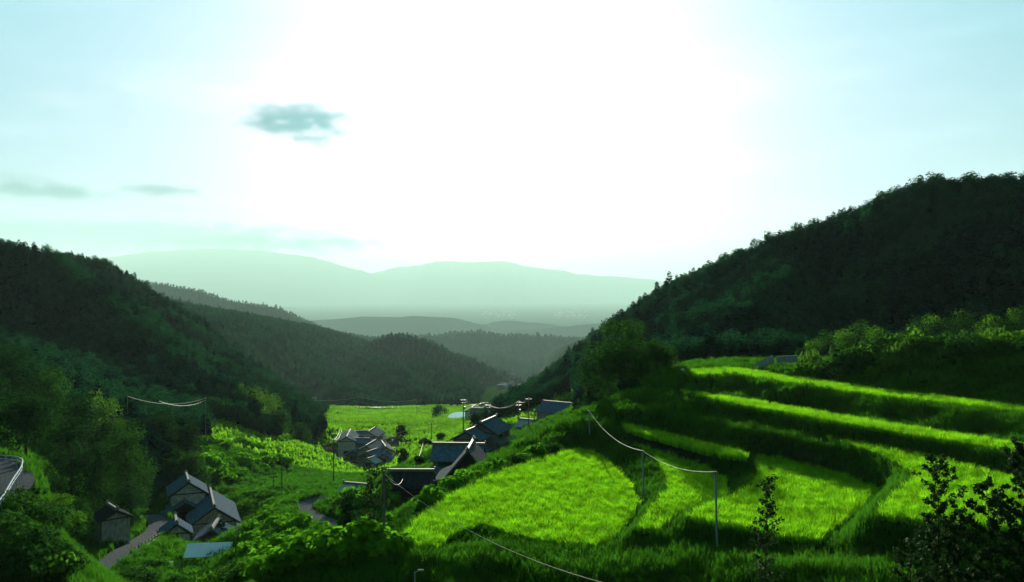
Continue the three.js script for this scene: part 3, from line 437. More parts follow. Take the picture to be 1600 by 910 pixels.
// foreground saplings
function sapling({ label, px, top, d, w, n, low, seed }) { // slim stem, rising twigs, leaves set along each twig
  const rng = rngOf(seed * 53 + 3), b = spot(px, d), h = (455 - top) / F * d - b.y, W = w / F * d, t = thing('sapling', label, 'tree', b, 0), wood = [], L = [], stem = (f) => V3(Math.sin(f * 5 + seed) * 0.12 * f, h * f, Math.cos(f * 4 + seed) * 0.1 * f);
  for (let i = 0; i < 8; i++) wood.push(rod(stem(i / 8).add(i ? V3(0, 0, 0) : V3(0, -0.5, 0)), stem((i + 1) / 8), 0.06 * (1 - i / 9), 0.06 * (1 - (i + 1) / 9), 6));
  const m = Math.round(h * 5.5); for (let i = 0; i < m; i++) {
    const f = low + (0.985 - low) * (i + rng() * 0.8) / m, c = (f - low) / (1 - low), a = i * 2.4 + rng(), len = W * 0.58 * (0.35 + 0.65 * Math.sin(Math.PI * Math.min(1, 0.22 + c * 0.72))) * (0.55 + 0.6 * rng()), s = stem(f), e = s.clone().add(V3(Math.cos(a) * len, len * (0.35 + 0.5 * rng()), Math.sin(a) * len)); wood.push(rod(s, e, 0.016, 0.005, 4));
    for (let k = 0; k < 5; k++) { const p = s.clone().lerp(e, 0.3 + 0.75 * k / 4); L.push([p.x + (rng() - 0.5) * 0.14, p.y + (rng() - 0.5) * 0.14, p.z + (rng() - 0.5) * 0.14, 0.1 + 0.1 * rng(), 1]); }
  }
  add('crown', leafCloud(rng, L, n, 0.14, { shell: 0.2, aspect: 0.5, flat: 0.2 }), M.sapling, t); add('trunk', mergeGeometries(wood), bark, t);
}
const sap = [[1195, 744, 40, 46, 1500, 0.3, 'slim sapling standing alone before the rounded paddy'], [1462, 714, 35, 74, 3600, 0.2, 'tall leafy sapling in front of the sunlit paddy'], [1545, 752, 33, 92, 4200, 0.12, 'bushy sapling beside the tall leafy one'], [1606, 690, 31, 80, 4000, 0.12, 'dark sapling cut by the eastern edge of the frame'], [1428, 850, 31, 84, 1500, 0.1, 'low spreading sapling at the bottom edge'], [1500, 800, 34, 80, 3000, 0.1, 'shaded sapling low between its taller neighbours'], [1590, 800, 32, 90, 3200, 0.1, 'dense dark sapling in the lower corner']];
sap.forEach(([px, top, d, w, n, low, label], i) => sapling({ label, px, top, d, w, n: Math.round(n * 2), low, seed: 160 + i }));
sapling({ label: 'thin dark tree standing next to the black cable pole', px: 584, top: 733, d: 63, w: 42, n: 2600, low: 0.36, seed: 12 });
// bushes on the knoll above the top strip
const knoll = [[1252, 544], [1272, 528], [1292, 512], [1318, 512], [1342, 496], [1366, 508], [1392, 520], [1412, 512], [1432, 498], [1456, 488], [1480, 492], [1502, 480], [1526, 486], [1548, 488], [1570, 492], [1592, 476], [1612, 470]];
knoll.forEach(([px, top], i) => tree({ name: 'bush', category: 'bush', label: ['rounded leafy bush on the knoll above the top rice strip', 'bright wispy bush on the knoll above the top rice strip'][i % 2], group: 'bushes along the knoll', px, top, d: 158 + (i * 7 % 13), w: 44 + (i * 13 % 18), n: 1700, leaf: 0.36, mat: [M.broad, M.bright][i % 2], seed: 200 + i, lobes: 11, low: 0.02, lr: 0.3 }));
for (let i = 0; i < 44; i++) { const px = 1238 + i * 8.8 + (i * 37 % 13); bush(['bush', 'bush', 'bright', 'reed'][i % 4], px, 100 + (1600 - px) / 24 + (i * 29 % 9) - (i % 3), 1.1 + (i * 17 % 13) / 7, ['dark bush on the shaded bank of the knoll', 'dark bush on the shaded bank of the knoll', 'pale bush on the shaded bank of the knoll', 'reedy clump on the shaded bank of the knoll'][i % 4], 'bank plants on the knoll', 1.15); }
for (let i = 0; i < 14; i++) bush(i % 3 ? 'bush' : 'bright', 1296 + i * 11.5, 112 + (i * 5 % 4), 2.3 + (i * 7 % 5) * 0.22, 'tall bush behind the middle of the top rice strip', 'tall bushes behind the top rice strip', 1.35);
// leafy hedge between the lower paddy and the houses
{ const rng = rngOf(55), A = paddies[0].pts, line = [A[17], A[16], A[15], A[14], A[13]], seq = [A[0], ...line];
  for (let i = 0; i + 1 < seq.length; i++) { const [ax, az] = seq[i], [bx, bz] = seq[i + 1], n = Math.max(2, Math.round(Math.hypot(bx - ax, bz - az) / 1.7)); for (let k = 0; k < n; k++) { const t = (k + rng() * 0.6) / n, o = 1.4 + rng() * 1.6, dx = bx - ax, dz = bz - az, l = Math.hypot(dx, dz), x = ax + dx * t + dz / l * o, z = az + dz * t - dx / l * o; bush(rng() < 0.6 ? 'kudzu' : 'bush', 800 + x / -z * F, -z, 1 + rng() * 0.75, 'leafy hedge plant along the edge of the lower paddy', 'hedge along the lower paddy', 0.85); } }
  // vine mounds on the near slope
  for (let i = 0; i < 92; i++) { const px = 392 + rng() * 208, py = 775 + rng() * 145, h = hit(px, py, 60, 200); if (!h || px - 385 < (py < 830 ? (830 - py) * 1.4 : 0)) continue; const zn = zoneAt(h.x, h.z); if (zn === 2) continue; const ln = {}; if (laneNear(lane.path, h.x, h.z, ln) < 2 || laneNear(lane.track, h.x, h.z, ln) < 2.2) continue; bush('kudzu', px, -h.z, 1.3 + rng() * 1.5, 'mound of broad leaved vines on the near slope', 'vine mounds on the near slope', 0.8); }
  for (let i = 0; i < 34; i++) { const px = 300 + rng() * 140, py = 690 + rng() * 60, h = hit(px, py, 150, 300); if (h) bush('kudzu', px, -h.z, 2.0 + rng() * 2.2, 'vine mound on the sunlit slope above the green field', 'vine mounds above the green field', 0.7); }
  for (let i = 0; i < 90; i++) { const px = -10 + rng() * 252, py = 800 + rng() * 115, h = hit(px, py, 50, 200), ln = {}; if (!h || laneNear(lane.lane, h.x, h.z, ln) < 2.2 || (px > 95 && px < 250 && py > 826) || zoneAt(h.x, h.z) === 4) continue; bush(rng() < 0.75 ? 'bush' : 'bright', px, -h.z, 1.1 + rng() * 1.5, 'shrub on the verges of the asphalt lane', 'shrubs along the lane'); }
  for (let i = 0; i < 30; i++) { const px = 360 + rng() * 130, py = 770 + rng() * 70, h = hit(px, py, 100, 250), ln = {}; if (!h || zoneAt(h.x, h.z) === 2 || laneNear(lane.track, h.x, h.z, ln) < 2) continue; bush(rng() < 0.5 ? 'kudzu' : 'bright', px, -h.z, 0.9 + rng() * 1.1, 'shrub on the grassy slope by the farm track', 'shrubs by the farm track'); }
}

{ const rng = rngOf(67); for (let i = 0; i < 46; i++) { const px = 190 + rng() * 200, py = 878 + rng() * 36, h = hit(px, py, 60, 200), ln = {}; if (!h || laneNear(lane.lane, h.x, h.z, ln) < 2 || (px > 285 && px < 362 && py < 892) || (px > 245 && px < 275 && py < 900)) continue; bush(i % 4 ? 'bush' : 'bright', px, -h.z, 0.8 + rng() * 0.9, 'shrub on the shady slope below the farmhouse cluster', 'shrubs below the farmhouse cluster'); } }
{ const rng = rngOf(66), rows = [[505, 548, 622, 560], [520, 585, 540, 500], [600, 672, 610, 590], [640, 700, 520, 505], [560, 625, 470, 455], [655, 720, 455, 440], [540, 600, 650, 640]]; for (const [a, b, d0, d1] of rows) { const n = Math.round((b - a) / 9); for (let i = 0; i < n; i++) { if (rng() < 0.25) continue; const t = (i + rng() * 0.5) / n; bush('bush', a + (b - a) * t, d0 + (d1 - d0) * t, 1.1 + rng() * 1.3, 'low dark shrub on a field boundary of the valley floor', 'boundary shrubs on the valley floor', 0.7); } } }

// ---------------------------------------------------------------- houses
const tileTex = dataTex(256, (u, v) => { const row = Math.floor(v * 16), c = Math.floor(u * 16), a = 0.72 + 0.25 * Math.abs(noise(row * 3.7 + 0.3, c * 5.1)) + fbm(u * 30, v * 30, 3) * 0.25 - (((v * 16) % 1) < 0.16 ? 0.22 : 0); return [a, a, a]; });
const plasterTex = dataTex(256, (u, v) => { const a = 0.86 + fbm(u * 6, v * 3, 4) * 0.22 + fbm(u * 50, v * 20, 2) * 0.08; return [a, a * 0.99, a * 0.96]; });
const woodTex = dataTex(256, (u, v) => { const p = Math.floor(u * 16), a = 0.7 + 0.2 * noise(p * 3.3, 1) + fbm(u * 90, v * 4, 3) * 0.3 - ((u * 16) % 1 < 0.08 ? 0.25 : 0); return [a, a * 0.93, a * 0.85]; });
const roofM = (r, g, b) => new THREE.MeshPhysicalMaterial({ color: col(r, g, b), roughness: 0.95, specularIntensity: 0.06, map: tileTex });
const RF = { grey: roofM(0.15, 0.21, 0.25), blue: roofM(0.11, 0.21, 0.31), dark: roofM(0.025, 0.035, 0.05), pale: roofM(0.5, 0.56, 0.58), brown: roofM(0.18, 0.18, 0.155) };
const WL = { white: std(0.58, 0.62, 0.64, 0.9, { map: plasterTex }), cream: std(0.36, 0.38, 0.38, 0.9, { map: plasterTex }), wood: std(0.05, 0.042, 0.036, 0.85, { map: woodTex }), dim: std(0.2, 0.23, 0.23, 0.9, { map: plasterTex }) };
const ridgeM = std(0.2, 0.22, 0.23, 0.7, { map: plasterTex }), trimM = std(0.045, 0.04, 0.035, 0.8), glassM = new THREE.MeshPhysicalMaterial({ color: col(0.03, 0.04, 0.045), roughness: 0.08 }), metalM = std(0.62, 0.7, 0.74, 0.5);
function ribbed(len, s, pitch, amp, th) { // ribbed slab: length along z, slope length along x
  const sh = new THREE.Shape(), n = Math.max(2, Math.round(len / pitch)), p = len / n; sh.moveTo(-len / 2, 0); sh.lineTo(len / 2, 0);
  for (let i = n; i > 0; i--) { const z = -len / 2 + i * p; sh.lineTo(z, th); sh.lineTo(z - p * 0.34, th + amp * 0.1); sh.lineTo(z - p * 0.5, th + amp); sh.lineTo(z - p * 0.78, th + amp); }
  sh.lineTo(-len / 2, th); const g = new THREE.ExtrudeGeometry(sh, { depth: s, bevelEnabled: false }); g.rotateY(Math.PI / 2); g.scale(1, 1, 1); // x = slope, z = -len axis
  const uv = g.attributes.uv, ps = g.attributes.position; for (let i = 0; i < uv.count; i++) uv.setXY(i, ps.getZ(i) / (16 * pitch), ps.getX(i) / 4.6);
  return g;
}
function slopes(parent, l, w, rise, over, y, mat, cx = 0, cz = 0, pitch = 0.3) { // pair of roof slopes with ridge, ridge along z
  const run = w / 2 + over, rs = rise * run / (w / 2), s = Math.hypot(run, rs), a = Math.atan2(rs, run), top = y + rise + 0.02;
  for (const k of [1, -1]) { const g = ribbed(l + over * 1.5, s, pitch, 0.06, 0.1); g.rotateZ(-a); if (k < 0) g.rotateY(Math.PI); g.translate(cx, top, cz); add('roof_slope', g, mat, parent); }
  const r = add('ridge', mergeGeometries([box(0.42, 0.2, l + over * 1.5 + 0.1, cx, top + 0.17, cz), box(0.3, 0.16, l + over * 1.5 + 0.14, cx, top + 0.35, cz)]), ridgeM, parent);
  for (const k of [1, -1]) { add('ridge_end', mergeGeometries([box(0.5, 0.42, 0.14, cx, top + 0.3, cz + k * (l / 2 + over * 0.75 + 0.12)), box(0.24, 0.2, 0.12, cx, top + 0.6, cz + k * (l / 2 + over * 0.75 + 0.12))]), ridgeM, r); }
  const bb = [1, -1].flatMap(k => [1, -1].map(q => { const g = box(s - 0.1, 0.2, 0.07, s / 2 - 0.02, -0.1, 0); g.rotateZ(-a); if (q < 0) g.rotateY(Math.PI); g.translate(cx, top, cz + k * (l / 2 + over * 0.72)); return g; }));
  add('bargeboard', mergeGeometries(bb), trimM, parent);
}
function gableWall(l, w, wallH, rise, base = -1.5) { const sh = new THREE.Shape(); sh.moveTo(-w / 2, base); sh.lineTo(w / 2, base); sh.lineTo(w / 2, wallH); sh.lineTo(0, wallH + rise); sh.lineTo(-w / 2, wallH); sh.closePath(); const g = new THREE.ExtrudeGeometry(sh, { depth: l, bevelEnabled: false }); g.translate(0, 0, -l / 2); const uv = g.attributes.uv; for (let i = 0; i < uv.count; i++) uv.setXY(i, uv.getX(i) / 4, uv.getY(i) / 4); return g; }
function opening(parent, x, y, z, w, h, ry, bars = 2) { // framed window standing proud of a wall
  const fr = [box(w + 0.16, 0.09, 0.1, 0, h / 2, 0), box(w + 0.16, 0.09, 0.1, 0, -h / 2, 0), ...Array.from({ length: bars + 1 }, (_, i) => box(0.07, h - 0.09, 0.09, -w / 2 + i * w / bars, 0, 0))].map(g => g.toNonIndexed());
  const win = add('window', mergeGeometries(fr), trimM, parent); win.position.set(x, y, z); win.rotation.y = ry;
  for (let i = 0; i < bars; i++) add('pane', box(w / bars - 0.08, h - 0.1, 0.04, -w / 2 + (i + 0.5) * w / bars, 0, -0.005), glassM, win);
}
function pent(parent, w, dep, y, x, z, ry, mat) { const g = ribbed(w, dep, 0.3, 0.05, 0.09); g.rotateZ(-0.42); g.rotateY(ry); g.translate(x, y, z); add('lean_to_roof', g, mat, parent); }
function house({ name = 'farmhouse', label, base, ridge, rot, l, w, rise, roof = 'grey', wall = 'white', over = 0.6, wins = [], skirt, category = 'house', group, pitch }) {
  const t = thing(name, label, category, base, rot, group), H = ridge - base.y - rise;      // ridge: level of the ridge line
  add('wall', gableWall(l, w, H, rise), WL[wall], t); slopes(t, l, w, rise, over, H, RF[roof], 0, 0, pitch);
  const tb = [1, -1].map(k => box(w - 0.05, 0.16, 0.06, 0, H - 0.1, k * (l / 2 + 0.025))); add('tie_beam', mergeGeometries(tb), trimM, t);
  for (const [side, u, y, ww, hh, bars] of wins) { if (side === 'f') opening(t, u, y, l / 2 + 0.04, ww, hh, 0, bars); if (side === 'b') opening(t, u, y, -l / 2 - 0.04, ww, hh, Math.PI, bars); if (side === 'r') opening(t, w / 2 + 0.04, y, u, ww, hh, Math.PI / 2, bars); if (side === 'l') opening(t, -w / 2 - 0.04, y, u, ww, hh, -Math.PI / 2, bars); }
  if (skirt) for (const [side, y, dep] of skirt) { if (side === 'f') pent(t, w + 0.6, dep, y, 0, l / 2, -Math.PI / 2, RF[roof]); if (side === 'r') pent(t, l + 0.6, dep, y, w / 2, 0, 0, RF[roof]); if (side === 'l') pent(t, l + 0.6, dep, y, -w / 2, 0, Math.PI, RF[roof]); }
  return t;
}
// a house from its ridge as seen: far end and near end of the ridge, level of the ridge
function byRidge(o) { const a = onLevel(o.far[0], o.far[1], o.level), b = onLevel(o.near[0], o.near[1], o.level), c = a.clone().add(b).multiplyScalar(0.5), dir = b.clone().sub(a), over = o.over ?? 0.6; return house({ ...o, base: V3(c.x, o.ground ?? hAt(c.x, c.z), c.z), ridge: o.level, rot: Math.atan2(dir.x, dir.z), l: dir.length() - over * 1.5 }); }
byRidge({ label: 'large tiled farmhouse with a broad gable, biggest roof by the lane', far: [328, 765], near: [334.5, 794], level: -36, w: 7.2, rise: 2.5, roof: 'blue', wall: 'cream', ground: plotMain.y, wins: [['f', -1.6, 1.9, 1.6, 1.1, 2], ['f', 1.6, 1.9, 1.6, 1.1, 2], ['r', 0, 1.8, 2.4, 1.3, 3]], skirt: [['r', 2.6, 1.5]] });
byRidge({ label: 'tall two storey farmhouse standing behind the broad gabled one', far: [290.5, 741], near: [294.5, 755], level: -33.6, w: 5.6, rise: 1.9, roof: 'blue', wall: 'white', ground: plotTall.y, wins: [['f', -1.3, 4.9, 1.7, 1.0, 3], ['f', 1.3, 4.9, 1.7, 1.0, 3], ['r', 0, 4.9, 3, 1, 4], ['f', 0, 1.6, 2.2, 1.4, 3]], skirt: [['f', 3.9, 1.6], ['r', 3.9, 1.4], ['l', 3.6, 1.8]] });
byRidge({ name: 'farmhouse_annex', label: 'low tiled annex leaning against the tall two storey farmhouse', far: [287, 774], near: [289.5, 786], level: -36.6, w: 5, rise: 1.5, roof: 'blue', wall: 'wood', over: 0.5 });
byRidge({ name: 'storehouse', label: 'small white plastered storehouse beside the lane', far: [273.5, 808], near: [275.5, 820], level: -34.0, w: 3.6, rise: 1.35, roof: 'blue', wall: 'white', over: 0.45, ground: plotStore.y, wins: [['f', 0, 2.2, 0.6, 0.6, 1]] });
byRidge({ name: 'outbuilding', label: 'low tiled outbuilding in front of the broad gabled farmhouse', far: [341, 812], near: [330, 829], level: -36.2, w: 4.6, rise: 1.4, roof: 'blue', wall: 'wood', over: 0.4 });
byRidge({ label: 'steep gabled house with dark timber front beside the lower paddy', far: [740, 689.5], near: [730.5, 706.5], level: -22.0, w: 5.6, rise: 3.3, roof: 'grey', wall: 'wood', over: 0.5, ground: plotGable.y, wins: [['f', 0, 1.4, 1.8, 1.2, 2]], skirt: [['l', 2.0, 2.2], ['f', 1.9, 1.5]] });
byRidge({ label: 'long roofed house crosswise behind the steep gabled house', far: [676, 695.5], near: [757, 696.5], level: -24.6, w: 5.2, rise: 1.75, roof: 'blue', wall: 'cream', over: 0.6, ground: plotLong.y, wins: [['r', -1.8, 2.4, 2.2, 1.2, 3], ['r', 1.6, 2.4, 1.8, 1.2, 2], ['l', -1.8, 2.4, 2.2, 1.2, 3]], skirt: [['r', 1.9, 1.6], ['l', 1.9, 1.6]] });
byRidge({ name: 'long_shed', label: 'long dark roofed shed below the crosswise house', far: [600, 738], near: [678, 738], level: -24.4, w: 5, rise: 1.4, roof: 'dark', wall: 'wood', over: 0.5, ground: plotShed.y });
byRidge({ label: 'taller half of the paired farmhouse with smooth blue roof', far: [775.5, 652], near: [751.5, 662.5], level: -26.8, w: 6.2, rise: 1.8, roof: 'blue', wall: 'dim', over: 0.6, ground: plotPair.y, wins: [['r', 1.5, 3.9, 1.6, 1.0, 2], ['r', -2, 3.9, 1.6, 1, 2], ['f', 0, 3.6, 1.8, 1, 2]], skirt: [['r', 2.9, 1.2]] });
byRidge({ label: 'lower half of the paired farmhouse with dark gable window', far: [743, 669.5], near: [727, 676], level: -27.8, w: 5.4, rise: 1.4, roof: 'blue', wall: 'dim', over: 0.5, ground: plotPair.y, wins: [['f', 0, 2.3, 2.6, 1.0, 3]], skirt: [['r', 2.2, 1.3]] });
byRidge({ label: 'wide blue roofed house under the dark wooded slope', far: [849, 628], near: [894, 632], level: -30.4, w: 8, rise: 1.9, roof: 'blue', wall: 'dim', over: 0.7, ground: plotBlue.y, wins: [['r', 0, 1.6, 3, 1.3, 4]] });
byRidge({ name: 'hut', label: 'small hut with pale wall under the round tree', far: [168, 790], near: [182, 799], level: -29.6, w: 3.6, rise: 1.0, roof: 'dark', wall: 'cream', over: 0.4 });
byRidge({ name: 'shed', label: 'pale flat roofed shed behind the vine covered tree', far: [538, 757], near: [574, 760], level: -30.9, w: 4, rise: 0.5, roof: 'pale', wall: 'dim', over: 0.4, ground: plotWhite.y });
byRidge({ name: 'small_house', label: 'small house with white glinting roof near the roadside poles', far: [812, 656], near: [834, 658], level: -34, w: 6, rise: 1.3, roof: 'pale', wall: 'white', over: 0.5 });
byRidge({ name: 'small_house', label: 'small house with white end wall below the wide blue roof', far: [858, 655], near: [851, 661], level: -34.5, w: 5, rise: 1.3, roof: 'grey', wall: 'white', over: 0.5 });
byRidge({ name: 'small_house', label: 'small house alone at the edge of the valley field', far: [640, 677], near: [644, 682], level: -68, w: 6, rise: 1.8, roof: 'grey', wall: 'white', over: 0.5 });
byRidge({ name: 'small_house', label: 'small grey house beside the field edge pole', far: [664, 681], near: [674, 684], level: -66, w: 5, rise: 1.6, roof: 'grey', wall: 'dim', over: 0.5 });
const clusterHouses = [[[548, 671], [541, 684], -52.6, 6, 'blue', 'gabled house at the lane end of the house cluster'], [[550, 675], [580, 674], -53.6, 6, 'blue', 'wide roofed house at the back of the house cluster'], [[587, 668], [575, 676], -53.2, 6.5, 'blue', 'high blue roofed house at the top of the house cluster'], [[592, 676], [582, 684], -55, 6, 'brown', 'brown roofed house amid the house cluster'], [[553, 686], [578, 686], -54, 5, 'blue', 'long low roof in the middle of the house cluster'], [[588, 688], [571, 698], -54.2, 6, 'grey', 'grey roofed house facing the cluster lane'], [[596, 690], [603, 700], -55.4, 5, 'grey', 'narrow house on the field side of the house cluster'], [[590, 702], [572, 708], -55.6, 6, 'blue', 'front house of the cluster with blue roof'], [[586, 714], [574, 718], -56.6, 5, 'pale', 'glinting pale roof at the front of the house cluster'], [[533, 690], [546, 691], -55.6, 5, 'blue', 'low blue roof beside the cluster pole'], [[560, 699], [551, 706], -56.4, 5, 'grey', 'grey gabled roof in front of the long low roof'], [[605, 704], [598, 711], -56.8, 4.6, 'blue', 'small roof at the cluster corner nearest the long shed'], [[620, 684], [612, 690], -60, 5, 'grey', 'grey roof beside the tall dark tree of the cluster']];
clusterHouses.forEach(([far, near, level, w, roof, label], i) => byRidge({ name: 'village_house', label, far, near, level, w, rise: w * 0.24, roof, wall: ['white', 'dim', 'cream'][i % 3], over: 0.5, pitch: 0.45, wins: [['r', 0, 1.5, 2, 1.1, 2], ['f', 0, 1.5, 2, 1.1, 2]] }));
{ // far roofs down the valley
  const rng = rngOf(404), list = [[752, 640, 520], [765, 644, 500], [740, 645, 470], [757, 651, 440], [486, 630, 700], [800, 640, 500]];
  for (let i = 0; i < 16; i++) list.push([772 + rng() * 56, 0, 1250 + rng() * 650]);
  list.forEach(([px, py, d], i) => { const b = spot(px, d), w = 6 + rng() * 3; house({ name: 'distant_house', label: d < 800 ? ['pale house beside the pond road', 'roadside house below the pole row', 'small house near the pond', 'house on the near side of the pond', 'lone pale shed at the valley road', 'house below the glinting roof'][i] : 'tiny house in the far end of the valley', group: d < 800 ? undefined : 'houses at the far end of the valley', base: b, ridge: b.y + 5.5 + rng() * 2, rot: rng() * 3.1, l: 8 + rng() * 5, w, rise: w * 0.25, roof: ['grey', 'blue', 'pale', 'brown'][i % 4], wall: ['white', 'cream'][i % 2], pitch: 0.9 }); });
}
{ // pale specks of the town on the plain
  const rng = rngOf(505), list = []; for (let i = 0; i < 260; i++) { const d = 14500 + rng() * 4500, px = (i % 3 ? 868 : 752) + rng() * 52, x = (px - 800) / F * d; list.push([x, hAt(x, -d), -d, 16 + rng() * 26, rng() * 3, 0.5 + rng() * 0.9, 0.5 + rng() * 0.5]); }
  scatter('distant_town', new THREE.BoxGeometry(1, 1, 1).translate(0, 0.5, 0), std(0.3, 0.31, 0.3, 0.9), list, 'pale specks of a town on the hazy plain', () => [1, 1, 1]);
}
// sheet metal lying in front of the farmhouse
{ const b = hit(325, 876, 90, 200).add(V3(0, 1.1, 0)), t = thing('sheet_roof', 'pale corrugated metal roof low in front of the farmhouse', 'roof', V3(b.x, b.y, b.z), 0.12); const g = ribbed(5.4, 2.6, 0.16, 0.035, 0.02); g.rotateY(-Math.PI / 2); g.rotateX(0.42); g.translate(0, 0.6, -1.2); add('sheet', g, metalM, t); for (const x of [-2.5, 0, 2.5]) for (const z of [-1.1, 0.9]) add('post', rod(V3(x, -3, z), V3(x, z < 0 ? 0.62 : -0.35, z), 0.05), trimM, t); }
for (const [px, py, d] of [[283, 868, 130], [287, 869, 130], [291, 870, 130]]) { const b = spot(px, d); tag(add('leaning_stake', rod(b.clone().add(V3(-0.5, 1.5, 0)), b.clone().add(V3(0.2, -0.2, 0)), 0.05), std(0.4, 0.4, 0.36)), 'pale stake leaning beside the corrugated metal roof', 'stake', 'stakes by the metal roof'); }
for (const [px, d, k] of [[383, 118, 0], [388, 117, 1], [393, 116, 2]]) { const b = spot(px, d); tag(add('plank', box(0.16, 0.06, 3.4).applyMatrix4(new THREE.Matrix4().makeRotationFromEuler(new THREE.Euler(0.35, -0.75 + k * 0.06, 0))).translate(b.x, b.y + 0.5, b.z), std(0.6, 0.58, 0.52)), 'pale plank lying in the grass of the near slope', 'plank', 'planks on the near slope'); }
{ const b = hit(259, 888, 80, 200), t = thing('water_trough', 'white water trough in the shade below the storehouse', 'trough', b, 0.3), m = std(0.6, 0.66, 0.7, 0.5); add('basin', mergeGeometries([box(1.5, 0.06, 0.6, 0, 0.28, 0), box(1.5, 0.35, 0.05, 0, 0.45, 0.3), box(1.5, 0.35, 0.05, 0, 0.45, -0.3), box(0.05, 0.35, 0.55, 0.73, 0.45, 0), box(0.05, 0.35, 0.55, -0.73, 0.45, 0)]), m, t); for (const x of [-0.55, 0.55]) add('leg', box(0.1, 0.7, 0.5, x, -0.1, 0), trimM, t); }

// ---------------------------------------------------------------- poles, wires, posts, fences
const poleM = std(0.12, 0.11, 0.1, 0.9), steel = std(0.16, 0.22, 0.28, 0.6), wireM = std(0.42, 0.4, 0.36, 0.6), insM = std(0.3, 0.31, 0.32, 0.4);
function pole(label, px, d, top, arms = 2, r = 0.13, lean = 0, group) {
  const b = spot(px, d), h = (455 - top) / F * d - b.y, t = thing('utility_pole', label, 'pole', b, 0.3, group), tp = V3(lean, h, 0); add('shaft', rod(V3(0, -0.8, 0), tp, r, r * 0.7, 10), poleM, t);
  for (let i = 0; i < arms; i++) { const y = h - 0.35 - i * 0.8, a = add('crossarm', box(1.7, 0.1, 0.1, lean, y, 0.12), steel, t); for (const x of [-0.75, -0.3, 0.3, 0.75]) add('insulator', new THREE.CylinderGeometry(0.05, 0.07, 0.2, 8).translate(lean + x, y + 0.15, 0.12), insM, a); }
  if (arms > 1) add('transformer', new THREE.CylinderGeometry(0.26, 0.26, 0.75, 12).translate(lean + 0.42, h - 2.6, 0), steel, t);
  t.userData.top = b.clone().add(tp); return t;
}
function wire(label, a, b, sag, r = 0.025, group, name = 'cable') { const m = a.clone().add(b).multiplyScalar(0.5); const pts = []; for (let i = 0; i <= 24; i++) { const t = i / 24, p = a.clone().lerp(b, t); p.y -= sag * 4 * t * (1 - t); pts.push(p); } tag(add(name, new THREE.TubeGeometry(new THREE.CatmullRomCurve3(pts), 32, r, 5), wireM), label, 'cable', group); }
const blackPole = pole('black cable pole at the corner of the lower paddy', 600, 61, 736, 0, 0.11);
wire('white cable sagging from the black pole across the lower paddy', blackPole.userData.top.clone().add(V3(0, -0.2, 0)), P(985, 922, 41), 1.0, 0.014);
pole('cable pole at the foot of the paddy bank', 985, 41, 920, 0, 0.1);
wire('short slack cable hanging beside the black pole', blackPole.userData.top.clone().add(V3(-0.1, -0.1, 0)), blackPole.userData.top.clone().add(V3(-0.2, -2, 0.4)), 0.4, 0.012);
const posts = [[920, 100, 642, 692, 'post at the top corner of the lower paddy'], [1004, 74, 705, 772, 'middle cable post beside the curved paddy'], [1118, 58.6, 738, 848, 'tall blue grey post near the bank edge']].map(([px, d, top, foot, label]) => { const b = spot(px, d), t = P(px - 2, top, d), g = thing('cable_post', label, 'post', b, 0), h = t.y - b.y; add('shaft', rod(V3(0.12, -0.4, 0), V3(0, h, 0), 0.075, 0.065, 10), steel, g); add('bracket', mergeGeometries([box(0.16, 0.06, 0.16, 0, h, 0), box(0.05, 0.16, 0.05, 0, h - 0.1, 0.07)]), trimM, g); return V3(b.x, b.y + h + 0.03, b.z); });
wire('white cable sagging from the top corner post to the middle post', posts[0], posts[1], 0.9, 0.012); wire('white cable between the middle post and the tall blue grey post', posts[1], posts[2], 0.55, 0.011);
const pa = pole('thin pole on the sunlit field edge', 440, 178, 718, 0, 0.14), pb = pole('short pole next to the thin field pole', 427, 185, 732, 0, 0.1), pc = pole('tall utility pole by the house cluster', 521, 190, 686, 1, 0.15), pd = pole('utility pole beside the small field house', 674, 300, 660, 1, 0.16), pe = pole('tall utility pole with crossarms behind the paired farmhouse', 724, 262, 624, 2, 0.19), pf = pole('utility pole beyond the paired farmhouse roof', 763, 300, 632, 2, 0.17), pg = pole('utility pole in front of the glinting roof', 810, 235, 627, 2, 0.15), ph = pole('tall utility pole beside the white walled house', 826, 220, 622, 1, 0.15), pi = pole('pole behind the long shed', 661, 190, 690, 0, 0.11), pj = pole('pole among the cluster houses', 532, 325, 672, 1, 0.16);
const link = (label, A, B, sag, n = 2, r = 0.03, group) => { for (let i = 0; i < n; i++) wire(label, A.clone().add(V3((i - (n - 1) / 2) * 0.7, -0.15, 0)), B.clone().add(V3((i - (n - 1) / 2) * 0.7, -0.15, 0)), sag, r, group); };
const T = (p) => p.userData.top;
link('overhead line between the poles behind the paired farmhouse', T(pe), T(pf), 1.2, 3, 0.028, 'lines behind the paired farmhouse'); link('overhead line from the paired farmhouse towards the glinting roof', T(pf), T(pg), 1.4, 2, 0.026, 'lines to the glinting roof'); link('overhead line above the white walled house', T(pg), T(ph), 0.6, 2, 0.024, 'lines above the white walled house');
link('overhead line above the house cluster roofs', T(pj), P(640, 671, 330), 2.2, 2, 0.04, 'lines above the house cluster'); link('overhead line rising to the cluster pole', T(pc), T(pj), 1, 2, 0.03, 'lines to the cluster pole');
wire('bright cable swooping over the long shed towards the field pole', P(661, 692, 190), P(632, 742, 126), 1.6, 0.026); wire('bright slack cable above the long shed roof', P(632, 742, 126), blackPole.userData.top.clone(), 1.2, 0.02); pole('short pole in front of the long shed', 632, 126, 741, 0, 0.08); pole('slim pole at the field side of the house cluster', 640, 330, 669, 0, 0.12);
